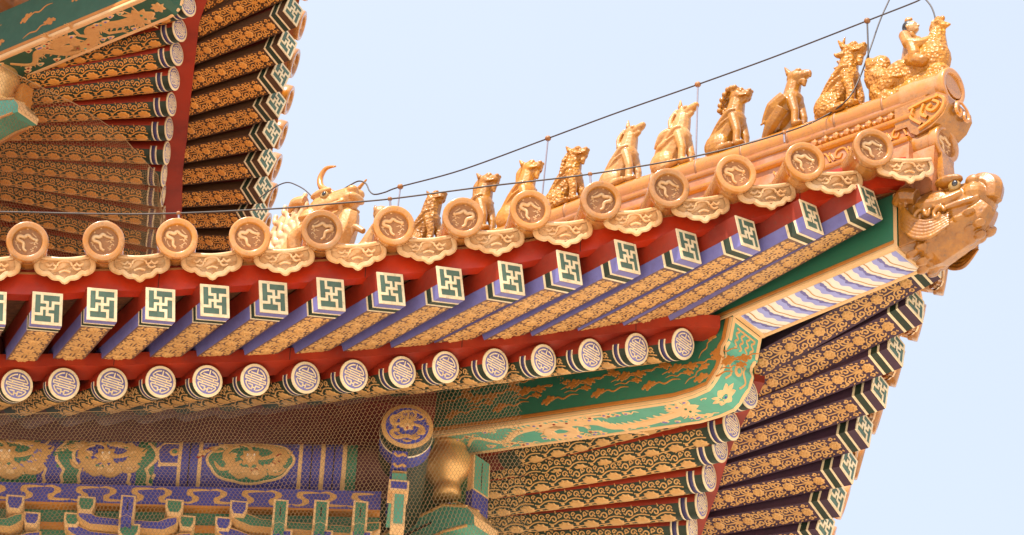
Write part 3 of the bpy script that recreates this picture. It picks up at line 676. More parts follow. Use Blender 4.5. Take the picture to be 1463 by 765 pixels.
# carved block under the end tile
cb = MB(); tb = lambda u, v: [hp(TS-.02+u, TZ-.10+v, o) for o in (-.115, .115)]
pf = [(-.30, .03), (-.01, .02), (.055, -.035), (.06, -.09), (.02, -.155), (-.06, -.20), (-.16, -.215), (-.20, -.18), (-.22, -.13), (-.30, -.12)]
cb.prism([hp(TS-.02+u, TZ-.115+v, -.115) for u, v in pf], [hp(TS-.02+u, TZ-.115+v, .115) for u, v in pf], 'glaze_brown')
cpm = lambda u, v, h: hp(TS-.02+u, TZ-.115+v, -.115-h)
for P in ([(-.02, -.0), (.03, -.05), (.02, -.11), (-.05, -.16), (-.14, -.185)], [(-.04, -.03), (-.0, -.07), (-.04, -.10), (-.08, -.07), (-.05, -.05)], [(-.10, -.03), (-.12, -.09), (-.08, -.13)], [(-.17, -.03), (-.19, -.08), (-.15, -.13), (-.12, -.16)], [(-.2, -.02), (-.1, -.012), (0, -.015)]):
    cb.ribbon(smooth_path(P, 4), .024, 'glaze', cpm, .012)
fpm2 = lambda u, v, h: hp(TS+.03+h+.02*math.cos(v*12), TZ-.20+v, u)
for s in (-1, 1):
    cb.ribbon(smooth_path([(0, .06), (s*.05, .03), (s*.06, -.03), (s*.02, -.04), (s*.02, .0)], 4), .02, 'glaze', fpm2, .010)
part('carved_block', cb, ridge)
# corner tile below, running out along the hip
cp = hip(1353, 205); Mc = frame(cp, OUT-ZZ*.10)
o = part('corner_tile', TUBE[2], hall, Mc); link('tile_disc', TDISC, o, Mc)
nb = MB(); cs = hs(cp)
pf = [(cs-.55, cp.z-.02), (cs-.02, cp.z-.06), (cs-.05, cp.z-.36), (cs-.55, cp.z-.36)]
nb.prism([hp(s, z, -.095) for s, z in pf], [hp(s, z, .095) for s, z in pf], 'glaze_worn')
pf = [(cs+.0, cp.z-.09), (cs+.015, cp.z-.33), (cs-.03, cp.z-.35), (cs-.04, cp.z-.09)]
nb.prism([hp(s, z, -.055) for s, z in pf], [hp(s, z, .055) for s, z in pf], 'glaze_brown')
part('corner_block', nb, hall)
# roof bed under the tiles (from the eave up to the hip, both slopes)
bd = MB()
rows = []
for p in TP+[hp(hs(TP[-1])+.15, TP[-1].z+.03, -.2)]:
    L = max(.1, Q-p.x-p.y-.05); rows.append([p+Vector((0, .22+L*k/6, -.09+.34*L*k/6*lerp(1, 1.12, k/6))) for k in range(7)])
bd.strip(rows, 'glaze_worn'); rows = []
for p in [hp(hs(TP[-1])+.15, TP[-1].z+.03, .2)]+[mir(p) for p in TP[::-1]]:
    L = max(.1, p.x+p.y-Q-.05); rows.append([p+Vector((-.22-L*k/6, 0, -.09+.34*L*k/6*lerp(1, 1.12, k/6))) for k in range(7)])
bd.strip(rows, 'glaze_worn')
part('roof_bed', bd, hall)

# ------------------------------------------------------------------ purlin, cloud beam and brackets under the front eave
PY = 18.5
pa = at_y(0, 667, PY+.12); pb = at_y(508, 674.5, PY+.12); PRr = .155
pdx = (pb-pa); LPU = pdx.length; pdir = pdx.normalized()
PXU = LPU/508
def pur_pm(u, v, h):
    be = R(-30)+v/PRr; return pb-pdir*u+Vector((0, -math.cos(be), math.sin(be)))*(PRr+h)
U = lambda px: (508-px)*PXU
pu = MB()
def pseg(x0, x1, m):
    pu.strip([[pur_pm(U(x), lerp(-.30, .30, j/16), 0) for j in range(17)] for x in (x0, x1)], m, True)
zig = lambda x, w: [(U(x)-w*a, v) for v, a in ((-.16, .3), (-.09, .95), (-.055, .75), (-.02, 1.0), (.04, .1), (.075, 0), (.11, .15), (.16, .8), (.22, 1.))]
for x0, x1, m in ((-420, -300, 'green'), (-300, -180, 'blue'), (-180, 55, 'green'), (55, 82, 'blue'), (82, 108, 'green'), (108, 195, 'blue'), (195, 220, 'green'), (220, 427, 'blue'), (427, 490, 'blue'), (490, 508, 'green')): pseg(x0, x1, m)
pu.strip([[pur_pm(u, lerp(-.30, .30, j/16), -.003) for j in range(17)] for u in (-.001, -.22)], 'maroon', True)
for x, m in ((-20, 'gold_pale'), (55, 'gold_pale'), (80, 'gold_pale'), (104, 'gold_pale')): pu.ribbon(zig(x, .05), .022, m, pur_pm, .003)
# the painted background between the zigzags follows them
def zfill(xa, xb, m):
    A_ = zig(xa, .05); B2 = zig(xb, .05)
    pu.strip([[pur_pm(*p, .0012) for p in A_], [pur_pm(*p, .0012) for p in B2]], m)
zfill(55, 80, 'blue'); zfill(80, 104, 'green')
for x in (192, 219): pu.ribbon([(U(x)+a*.045, v) for v, a in ((-.16, -.4), (-.09, .7), (-.05, .5), (-.01, .9), (.04, -.2), (.08, -.4), (.12, .0), (.18, .8))], .022, 'gold_pale', pur_pm, .003)
for x, w in ((255, .022), (284, .024), (427, .024), (459, .028), (490, .028)): pu.ribbon([(U(x), v) for v in dense(-.25, .25, 12)], w, 'gold_pale', pur_pm, .003)
for x in (269, 443, 475): pu.ribbon([(U(x), v) for v in dense(-.25, .25, 12)], .008, 'dark', pur_pm, .002)
pu.ribbon([(U(228), .02), (U(255), .02)], .02, 'gold_pale', pur_pm); pu.ribbon([(U(232), .185), (U(255), .185)], .02, 'gold_pale', pur_pm); pu.ribbon([(U(228), .02), (U(222), .08), (U(224), .13), (U(232), .185)], .02, 'gold_pale', pur_pm)
pu.blob((U(247), .10), .03, 'gold', pur_pm, n=12); pu.blob((U(247), .10), .018, 'green', pur_pm, .006, n=10); pu.ribbon([(U(228), .02), (U(220), -.05), (U(216), -.12)], .02, 'gold_pale', pur_pm)
def medallion(cx, cv, rx, rv, bgm):
    c = (U(cx), cv); n = 72
    out = [(c[0]+rx*math.cos(t)*(1+.05*abs(math.cos(4*t))), c[1]+rv*math.sin(t)*(1+.06*abs(math.cos(4*t)))) for t in [k*math.tau/n for k in range(n+1)]]
    vs = [pur_pm(*c, .003)]; fs = []
    R1 = [[pur_pm(lerp(c[0], u, k/6), lerp(c[1], v, k/6), .0018) for u, v in out] for k in range(1, 7)]
    pu.strip(R1, bgm); pu.strip([[pur_pm(c[0], c[1], .0018)]*len(out), R1[0]], bgm)
    pu.ribbon(out, .018, 'gold_pale', pur_pm, .004)
medallion(356, .055, .235, .135, 'green')
def seated_dragon(cx, cv, s, acc_):
    c = U(cx); f = lambda P: [(c+x*s, cv+y*s*.9) for x, y in P]; s *= 1.12
    pu.blob((c, cv+.05*s), .30*s, 'gold', pur_pm, .007, lobes=8, amp=.16, n=40); pu.blob((c, cv+.02*s), .17*s, 'gold_pale', pur_pm, .010, lobes=5, amp=.15, n=30)
    pu.blob((c-.1*s, cv+.1*s), .035*s, 'white_paint', pur_pm, .016); pu.blob((c+.1*s, cv+.1*s), .035*s, 'white_paint', pur_pm, .016)
    for P, wd in (([(-.2, -.2), (-.45, -.42), (-.2, -.62), (.1, -.5), (.3, -.6), (.55, -.45)], .15), ([(.25, -.1), (.55, -.2), (.75, .1), (.6, .4), (.35, .5)], .14), ([(-.25, .0), (-.6, .1), (-.75, .38), (-.45, .55), (-.2, .5)], .14), ([(-.4, -.2), (-.75, -.3), (-.95, -.1)], .1), ([(.5, -.3), (.85, -.35), (1.05, -.1)], .1), ([(0, .35), (.1, .55), (.3, .62)], .1), ([(-.55, -.5), (-.85, -.48), (-1.05, -.3)], .08), ([(.8, .3), (1.05, .25), (1.15, .45)], .07), ([(-.9, .3), (-1.1, .15), (-1.2, .32)], .07)):
        P = smooth_path(f(P), 5); pu.ribbon(P, taper(len(P), wd*s*1.3, .6, .3), 'gold', pur_pm, .005)
    for k in range(34):
        a = k*2.4+.5; r = .5+.65*((k*.618) % 1); pu.blob((c+r*math.cos(a)*1.12*s, cv+r*math.sin(a)*.58*s), s*(.075+.03*(k % 3)), 'gold' if k % 4 else 'gold_pale', pur_pm, .003, lobes=3+k % 3, amp=.28, n=18, sx=1.5, ang=a)
    for k in range(110):
        a = k*2.4; r = .42+.75*((k*.618) % 1); x = r*math.cos(a)*1.15; y = r*math.sin(a)*.62
        pu.ribbon(smooth_path(f([(x, y), (x+.08, y+.06), (x+.17, y-.02), (x+.24, y+.03)]), 3), taper(10, .075*s), random.choice(['gold', 'gold', 'gold_pale', acc_]), pur_pm, .003)
seated_dragon(356, .06, .175, 'red'); seated_dragon(150, .06, .17, 'green'); seated_dragon(8, .06, .20, 'lilac'); seated_dragon(-90, .06, .18, 'red')
for k in range(8):      # tone on tone scrolls in the corners of the panel
    x = 292+k*18.5
    if 305 < x < 405: continue
    for v in (-.06, .17): curl(pu, U(x), v, .03, 'lilac', pur_pm, 1, 1, .006)
part('purlin', pu, hall)
def facing(px0, py0, px1, py1, Y, dep):
    """box whose front face spans the two sight lines at depth Y"""
    a = at_y(px0, py0, Y); b = at_y(px1, py1, Y); return (min(a.x, b.x), max(a.x, b.x), Y, Y+dep, min(a.z, b.z), max(a.z, b.z))
# cloud beam
ka = at_y(0, 689, PY-.07); kb = at_y(545, 702.5, PY-.07); kdir = (kb-ka).normalized(); kl = (kb-ka).length
def kpt(u, v, d=0.): return ka+kdir*u+Vector((0, d, v))
def long_board(b, v0, v1, d0, d1, m, u0=-2., u1=None):
    u1 = kl if u1 is None else u1
    b.prism([kpt(u0, v0, d0), kpt(u0, v1, d0), kpt(u0, v1, d1), kpt(u0, v0, d1)], [kpt(u1, v0, d0), kpt(u1, v1, d0), kpt(u1, v1, d1), kpt(u1, v0, d1)], m)
kb_ = MB(); long_board(kb_, -.125, 0, 0, .2, 'blue'); long_board(kb_, -.142, -.127, -.006, .2, 'gold_deep')
kpm = lambda u, v, h: kpt(u, v-.062, -h)
for k in range(-10, 16):
    u = kl-.12-k*.155-.0
    if u > kl-.04: continue
    f = 1 if k % 2 else -1
    kb_.ribbon(smooth_path([(u-.07, f*.04), (u-.03, f*.045), (u+.01, f*.02), (u-.02, -f*.01), (u-.035, -f*.035), (u+.03, -f*.042), (u+.08, -f*.04)], 4), taper(25, .024), 'gold', kpm, .003)
    kb_.blob((u+.005, f*.018), .022, 'gold', kpm, n=9); kb_.blob((u-.03, -f*.02), .02, 'gold', kpm, n=9)
part('cloud_beam', kb_, hall)
rl = MB(); long_board(rl, -.235, -.144, .05, .2, 'green'); long_board(rl, -.262, -.237, .03, .2, 'gold_deep'); long_board(rl, -.40, -.263, .07, .2, 'green'); long_board(rl, -1.6, -.40, .16, .25, 'maroon')
part('bracket_beam', rl, hall)
def bucket(px, py, m, w=.088, h=.085, Y=PY-.16):
    c = at_y(px, py, Y); b = MB(); e = .012
    def trap(y0, g): return [Vector((c.x-w/2+g, y0, c.z+h/2-g)), Vector((c.x+w/2-g, y0, c.z+h/2-g)), Vector((c.x+w/2-g, y0, c.z-.05*h)), Vector((c.x+w*.36-g, y0, c.z-h/2+g)), Vector((c.x-w*.36+g, y0, c.z-h/2+g)), Vector((c.x-w/2+g, y0, c.z-.05*h))]
    b.prism(trap(c.y, 0), trap(c.y+.16, 0), 'gold_pale'); b.prism(trap(c.y-.003, e), trap(c.y+.01, e), m)
    part('bracket_block', b, hall)
def arm(px0, px1, py, m, Y=PY-.10, h=.105):
    a = at_y(px0, py, Y); c = at_y(px1, py, Y); b = MB(); L = c.x-a.x; zt = (a.z+c.z)/2
    def shape(y, g):
        top = [(0+g, -g), (L*.10, -.012-g), (L*.2, -.045-g*.5), (L*.5, -.05-g*.5), (L*.8, -.045-g*.5), (L*.9, -.012-g), (L-g, -g)]
        bot = [(L-g, -h*.45), (L*.96-g, -h*.75+g), (L*.86, -h+g), (L*.14, -h+g), (L*.04+g, -h*.75+g), (g, -h*.45)]
        return [Vector((a.x+x, y, zt+z)) for x, z in top+bot]
    b.prism(shape(Y, 0), shape(Y+.12, 0), 'gold'); b.prism(shape(Y-.003, .011), shape(Y+.01, .011), m)
    part('bracket_arm', b, hall)
def nose(px, py0, py1, m, w=.083, Y=PY-.26):
    a = at_y(px, py0, Y); c = at_y(px, py1, Y); b = MB(); x = a.x; z1, z0_ = a.z, c.z
    def sh(y, g, yl): return [Vector((x-w/2+g, y, z1-g)), Vector((x+w/2-g, y, z1-g)), Vector((x+w/2-g, yl, z0_+.03+g)), Vector((x, yl, z0_+.045+g)), Vector((x-w/2+g, yl, z0_+.03+g))]
    b.prism(sh(Y, 0, Y), sh(Y+.3, 0, Y+.3), 'gold_pale'); b.prism(sh(Y-.003, .012, Y-.003), sh(Y+.01, .012, Y+.01), m)
    b.prism([p+Vector((0, -.002, -.045)) for p in sh(Y, .014, Y)[2:]]+[p+Vector((0, -.002, -.006)) for p in sh(Y, .014, Y)[2:]][::-1], [p+Vector((0, .2, -.045)) for p in sh(Y, .014, Y)[2:]]+[p+Vector((0, .2, -.006)) for p in sh(Y, .014, Y)[2:]][::-1], m)
    b.box(x-.004, x+.004, Y-.0045, Y, lerp(z0_, z1, .45), lerp(z0_, z1, .75), 'dark')
    part('bracket_nose', b, hall)
for px, py, m in ((-75, 716, 'green'), (21, 718, 'blue'), (123, 720, 'green'), (249, 724, 'green'), (341, 726, 'blue')): bucket(px, py, m, .10, .095)
for px, py, m in ((-30, 738, 'green'), (45, 741, 'blue'), (103, 742, 'green'), (267, 746, 'green'), (319, 748, 'blue')): bucket(px, py, m, .092, .085, PY-.10)
for x0, x1, py, m in ((-90, 35, 728, 'green'), (110, 256, 732, 'blue'), (330, 545, 737, 'green')): arm(x0, x1, py, m, PY-.13)
for x0, x1, py, m in ((-120, 60, 752, 'blue'), (95, 275, 754, 'blue'), (310, 545, 760, 'blue')): arm(x0, x1, py, m, PY-.08)
for px, y0, y1, m in ((184, 708, 748, 'blue'), (-55, 704, 744, 'green'), (402, 714, 758, 'green'), (460, 715, 758, 'green'), (516, 716, 759, 'green')): nose(px, y0, y1, m)
for px, py in ((184, 758), (402, 766), (460, 767), (516, 768)): bucket(px, py, 'green' if px == 184 else 'blue', .12, .09, PY-.2)

# ---- corner set: purlin end, strut, gilded vase, bracket tips
dc = at_y(582, 609, 18.15); db = MB()
T = Matrix(((0, 1, 0, dc.x), (-1, 0, 0, dc.y), (0, 0, 1, dc.z), (0, 0, 0, 1)))     # local x -> -Y
DR = .148
db.lathe([(0, .001), (0, DR*.99), (-.006, DR)], T, 'gold', 36); db.lathe([(-.006, DR), (-.085, DR)], T, 'dark_green', 36); db.lathe([(-.085, DR+.002), (-.095, DR+.004), (-.102, DR+.002)], T, 'cream', 36); db.lathe([(-.102, DR), (-.21, DR), (-.214, DR*.96)], T, 'blue', 36)
db.lathe([(-.215, DR*.97), (-.9, DR*.97)], T, 'dark_green', 36)
db.lathe([(.0008, DR*.83), (.0016, DR*.82), (.0016, .001)], T, 'blue', 36)
dpm = lambda u, v, h: T @ Vector((.0016+h, u, v))
f = lambda P: [(x*DR, y*DR) for x, y in P]
db.blob((0, .1*DR), .30*DR, 'gold', dpm, .006, lobes=7, amp=.15, n=36); db.blob((0, -.02*DR), .15*DR, 'gold_pale', dpm, .010, lobes=5, n=25); db.blob((0, -.12*DR), .05*DR, 'red', dpm, .014)
for P, wd in (([(-.2, .1), (-.55, .05), (-.6, .35), (-.35, .45)], .13), ([(.2, .1), (.55, .0), (.62, -.25), (.4, -.35)], .13), ([(-.3, -.2), (-.6, -.3), (-.4, -.55), (0, -.45), (.3, -.55), (.5, -.45)], .14), ([(-.2, .3), (-.25, .6), (-.05, .68)], .07), ([(.2, .3), (.3, .55), (.15, .68)], .07), ([(0, .35), (.02, .6)], .06), ([(.4, .3), (.6, .4), (.55, .55)], .06), ([(-.15, -.65), (0, -.7), (.2, -.66)], .06)):
    P = smooth_path(f(P), 5); db.ribbon(P, taper(len(P), wd*DR*1.3, .6, .3), 'gold', dpm, .005)
for k in range(14): a = R(30+k*9); db.ribbon([(math.cos(a)*.28*DR, (.1+math.sin(a)*.28)*DR), (math.cos(a)*.5*DR, (.1+math.sin(a)*.5)*DR)], [.05*DR, .015*DR], 'gold', dpm, .004)
for k in range(46):
    a = k*2.4; q = .42+.34*((k*.618) % 1); x = q*math.cos(a); y = q*math.sin(a); db.ribbon(smooth_path(f([(x, y), (x+.06, y+.05), (x+.12, y-.02), (x+.17, y+.02)]), 3), taper(10, .055*DR), 'gold', dpm, .004)
part('purlin_end', db, hall)
st = MB(); Ys = 18.10
def fbox(x0, y0, x1, y1, Y, dep, m, e=0, edge='gold_pale'):
    q = facing(x0, y0, x1, y1, Y, dep)
    if e: st.box(*q, edge); st.box(q[0]+e, q[1]-e, q[2]-.003, q[2]+.01, q[4]+e, q[5]-e, m)
    else: st.box(*q, m)
fbox(561, 644, 581, 671, Ys+.03, .5, 'blue'); fbox(561, 672.5, 581, 675, Ys+.025, .5, 'gold'); fbox(560.5, 675.5, 580.5, 688, Ys+.03, .5, 'teal')
spm = lambda u, v, h: Vector((u, Ys+.03-h, v)); c0 = at_y(571, 652, Ys+.03)
for dz in (.02, -.05): st.ribbon(smooth_path([(c0.x-.03, c0.z+dz), (c0.x-.01, c0.z+dz-.02), (c0.x+.02, c0.z+dz-.005), (c0.x+.035, c0.z+dz-.02)], 3), .018, 'gold', spm)
fbox(556, 685, 584, 702, Ys, .14, 'blue', .012); fbox(561, 703, 578, 752, Ys+.02, .10, 'teal', .013); 
part('bracket_strut', st, hall)
vb = MB(); vc = hip(641, 668, -.02); vT = Matrix(((0, 0, 1, vc.x), (0, 1, 0, vc.y), (1, 0, 0, vc.z), (0, 0, 0, 1)))
vb.lathe([(.20, .001), (.20, .09), (.17, .093), (.158, .082), (.148, .099), (.130, .101), (.120, .09), (.08, .122), (.04, .142), (0, .148), (-.04, .142), (-.08, .120), (-.11, .090), (-.13, .076), (-.15, .074), (-.165, .084), (-.22, .084), (-.22, .001)], vT, 'gilt', 32)
part('gilded_vase', vb, hall)
# post beside the vase
pb2 = MB(); c = hip(684, 684, .10); Mp = frame(c, OUT)
pb2.box(-.02, .02, -.075, .075, -.115, .125, 'gold_pale', Mp); pb2.box(-.015, .0225, -.062, .062, -.105, .125, 'teal', Mp); pb2.box(-.03, .018, -.072, .072, -.26, -.117, 'blue', Mp); pb2.box(.0, .0235, -.004, .004, -.09, .1, 'dark', Mp)
pb2.box(-.4, -.022, -.07, .07, -.26, .125, 'green', Mp)
part('beam_post', pb2, hall)
def tip_bracket(px, py, off, L, name='corner_bracket'):
    """upturned bracket tip along the hip, edges gilded, end cut slanting"""
    b = MB(); c = hip(px, py, off); s1 = hs(c); z1 = c.z; w = .105
    top = lambda o: [hp(s1-L, z1+.10, off+o), hp(s1-.26, z1+.13, off+o)]
    def sec(s, zt, zm, zb): return [hp(s, zt, off), hp(s, zm, off+w), hp(s, zb, off+w*.92), hp(s, zb, off-w*.92), hp(s, zm, off-w)]
    secs = [sec(s1-L, z1+.17, z1+.11, z1-.08), sec(s1-.24, z1+.22, z1+.15, z1-.03), sec(s1-.06, z1+.09, z1+.07, z1-.055), sec(s1, z1-.01, z1-.015, z1-.075)]
    b.rings(secs, 'teal', True, False, False); b.add(secs[-1], [(0, 1, 2, 3, 4)], 'gold_pale'); b.add(secs[2]+secs[3], [(0, 1, 6, 5), (0, 4, 9, 5)], 'gold_pale')
    for j in (0, 3, 4, 1, 2):
        P = [q[j] for q in secs[:3]]; b.tube(P, .010, 'gold', 6)
    d = (secs[1][4]-secs[0][4]); 
    P = [lerp(secs[0][4], secs[0][3], .45), lerp(secs[1][4], secs[1][3], .45)]; b.tube([lerp(P[0], P[1], .3)-ACR*.002, lerp(P[0], P[1], .85)-ACR*.002], .008, 'dark', 5)
    b.tube([lerp(secs[0][0], secs[0][4], .5), lerp(secs[1][0], secs[1][4], .5)], .012, 'blue', 5)
    return part(name, b, hall)
tip_bracket(694, 745, 0, .85)
tip_bracket(660, 792, -.02, 1.0)
sb = MB(); c = hip(560, 735, -.15); sb.box(c.x-.45, c.x+.35, c.y+.15, c.y+.6, c.z-.5, c.z+.28, 'dark_green'); part('bracket_core', sb, hall)
# walls and columns below (out of frame, they carry the roof and close the view from the side)
wl = MB(); wl.box(-14, -.2, 20.6, 21.0, 0, 13.2, 'plaster_red'); wl.box(-.6, -.2, 21.0, 34, 0, 13.2, 'plaster_red'); part('wall', wl, hall)
for x, y in ((-.4, 19.6), (-5.2, 19.6), (-10, 19.6), (.6, 24), (.6, 29)):
    b = MB(); b.tube([(x, y, 0), (x, y, 12.6)], .38, 'plaster_red', 24); part('column', b, hall)
ub = MB(); ub.box(-14, -.1, 18.9, 19.5, 12.4, 13.0, 'green'); ub.box(.3, .75, 18.9, 33, 12.4, 13.0, 'green'); part('architrave', ub, hall)
ce = MB(); ce.box(-14, .9, 18.75, 34, 14.2, 14.3, 'red_dark'); part('ceiling', ce, hall)
# ------------------------------------------------------------------ upper eave, seen from below at the left
U_PX = [(421, 39), (412.5, 86.4), (402.8, 129.4), (396, 169.4), (389.9, 211.8), (382.4, 251.8), (376.5, 290.6)]
UR_PX = [(268, 7), (255.8, 42.8), (251.8, 77), (247.8, 112.5), (244, 149), (240.5, 184), (237.4, 218.8), (233.4, 250), (232, 279.5), (231.8, 310.6)]
zur = [18.92+.28*((9-k)/9)**1.6 for k in range(10)]
URP = [at_z(*p, z) for p, z in zip(UR_PX, zur)]
UTP = [at_z(p[0]-7.7, p[1]-11.2, zur[k+3]+lerp(.06, -.08, k/6)) for k, p in enumerate(U_PX)]
dn = (URP[-1]-URP[-4])/3; dn.z = -.01
URP = URP+[URP[-1]+dn*j for j in range(1, 6)]
dt = (UTP[-1]-UTP[-4])/3; dt.z = -.01
du = UTP[0]-UTP[2]; du = du*.5+Vector((.02, 0, .05))
UTP = [UTP[0]+du*j+Vector((.02*j*j, 0, .01*j*j)) for j in (3, 2, 1)]+UTP+[UTP[-1]+dt*j for j in range(1, 5)]
UM = []; UIN = []
for i, p in enumerate(URP):
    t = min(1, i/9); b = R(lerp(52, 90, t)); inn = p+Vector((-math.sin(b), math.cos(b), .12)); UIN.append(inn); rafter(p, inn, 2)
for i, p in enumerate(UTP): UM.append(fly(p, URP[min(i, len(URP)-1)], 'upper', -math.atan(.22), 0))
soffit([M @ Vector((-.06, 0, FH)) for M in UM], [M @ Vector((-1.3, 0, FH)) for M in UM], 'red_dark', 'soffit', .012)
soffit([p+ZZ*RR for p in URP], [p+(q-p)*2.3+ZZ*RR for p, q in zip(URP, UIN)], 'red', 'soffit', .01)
UT = [M @ Vector((-.045, 0, FH)) for M in UM]
board(UT, [(0, .002), (.012, .165), (-.05, .165), (-.06, .002)], 'red_bright', 'eave_board')
board([p+ZZ*.167 for p in UT], [(-.012, .002), (-.002, .075), (-.04, .075), (-.05, .002)], 'red_bright', 'tile_board')
board(URP, [(.14, RR+.006), (.145, RR+.085), (-.10, RR+.085), (-.10, RR+.006)], 'red', 'eave_board')
board(URP, [(-.055, RR+.06), (-.055, RR+.29), (-.08, RR+.29), (-.08, RR+.06)], 'red_dark', 'eave_board')
pth = [Vector(p) for p in smooth_path([tuple(p) for p in UTP], 12)]; acc_ = 0; rowp = []; last = None
for i, p in enumerate(pth):
    if last is None or (p-last).length >= .36:
        rowp.append(p+outdir(pth, i)*.13+ZZ*.42); last = p
tile_row(rowp[::-1], -1, lambda p: 2.2)
ubed = MB(); ubed.strip([[p+Vector((-.06-4.5*k/6, 0, -.13+1.7*k/6)) for k in range(7)] for p in rowp], 'glaze_worn'); part('roof_bed', ubed, hall)
# upper hip beam
UBW = .28
upx = [(-140, 184.8), (32, 114), (241, 28), (252, 22), (259, 13), (263, 2), (266, -14), (272, -40)]
uprof = [hip(x, y, UBW/2) for x, y in upx]; uprof = [(hs(p), p.z) for p in uprof]
ub_ = MB()
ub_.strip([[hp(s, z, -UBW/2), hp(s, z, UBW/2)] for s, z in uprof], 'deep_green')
usl = (uprof[2][1]-uprof[0][1])/(uprof[2][0]-uprof[0][0])
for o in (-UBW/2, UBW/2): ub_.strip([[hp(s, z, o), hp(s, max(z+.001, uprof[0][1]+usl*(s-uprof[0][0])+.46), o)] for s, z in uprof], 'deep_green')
uacc = [0.]
for a, b in zip(uprof[:-1], uprof[1:]): uacc.append(uacc[-1]+math.hypot(b[0]-a[0], b[1]-a[1]))
def u_pm(u, v, h):
    u = min(max(u, 0), uacc[-1]-1e-4); i = max(j for j in range(len(uacc)-1) if uacc[j] <= u+1e-9); t = (u-uacc[i])/(uacc[i+1]-uacc[i])
    dx, dz = uprof[i+1][0]-uprof[i][0], uprof[i+1][1]-uprof[i][1]; l = math.hypot(dx, dz)
    return hp(lerp(uprof[i][0], uprof[i+1][0], t)+dz/l*h, lerp(uprof[i][1], uprof[i+1][1], t)-dx/l*h, v)
for v in (-UBW/2+.015, UBW/2-.015): ub_.ribbon([(u, v) for u in dense(0, uacc[-1]-.01, 50)], .030, 'gold_pale', u_pm, .004)
ue = uacc[2]
dragon(ub_, [(ue-1.45, -.05), (ue-1.3, .04), (ue-1.15, -.05), (ue-.98, .06), (ue-.86, .06), (ue-.82, -.04), (ue-.93, -.06), (ue-.98, .0), (ue-.82, .065), (ue-.68, .05), (ue-.62, -.04), (ue-.5, -.05), (ue-.35, .0), (ue-.16, .02)], .095, 'gold', u_pm, 1, True, 'green')
ub_.blob((ue-.18, .02), .085, 'gold', u_pm, .005, lobes=9, amp=.25, n=36, sx=1.4); ub_.blob((ue+.03, 0), .05, 'gold', u_pm, .005, lobes=7, amp=.2, n=28)
for i in range(26):
    u = ue-random.uniform(.15, 1.6); v = random.choice((-1, 1))*random.uniform(.055, .10); ub_.blob((u, v), .020, 'gold_pale', u_pm, .003, lobes=3, amp=.2, n=12, sx=1.7); ub_.blob((u, v), .009, random.choice(['lilac', 'red', 'teal']), u_pm, .006, sx=1.7, n=8)
us_pm = lambda u, v, h: hp(u, uprof[0][1]+usl*(u-uprof[0][0])+v, -UBW/2-h)
ub_.ribbon([(uprof[0][0], .016), (uprof[2][0]+.06, .016)], .032, 'gold_pale', us_pm, .003); ub_.ribbon([(uprof[0][0], .05), (uprof[2][0]+.06, .05)], .034, 'gold_deep', us_pm, .003)
for k in range(8): cloud(ub_, uprof[0][0]+.25+k*.27, .16+(.13 if k % 2 else 0), .10, 'gold_deep', us_pm, math.atan(usl)+.3, 1 if k % 2 else -1)
part('hip_beam', ub_, hall)
# vase, bracket tip and post under the upper beam
vb = MB(); vc = hip(4, 118, .0); vT = Matrix(((0, 0, 1, vc.x), (0, 1, 0, vc.y), (1, 0, 0, vc.z), (0, 0, 0, 1)))
vb.lathe([(.17, .001), (.17, .085), (.14, .075), (.125, .10), (.10, .108), (.075, .088), (.02, .122), (-.03, .128), (-.10, .092), (-.12, .10), (-.16, .07), (-.18, .085), (-.20, .09), (-.22, .001)], vT, 'gilt', 28)
part('gilded_vase', vb, hall)
tip_bracket(41, 158, 0, .9)
pm_ = MB(); c = hip(36, 140, .12); pm_.box(-.4, .02, -.05, .05, -.28, .10, 'gold_deep', frame(c, OUT)); part('beam_post', pm_, hall)
uw = MB(); uw.box(-14, -3.6, 23.4, 34, 15, 19.8, 'plaster_red'); part('wall', uw, hall)
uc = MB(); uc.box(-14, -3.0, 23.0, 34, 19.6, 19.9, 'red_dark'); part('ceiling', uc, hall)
uf = MB(); uf.strip([[p+(q-p)*2.2+ZZ*.05 for p, q in zip(URP, UIN)], [p+(q-p)*2.2-ZZ*1.6 for p, q in zip(URP, UIN)]], 'red_dark'); part('wall', uf, hall)

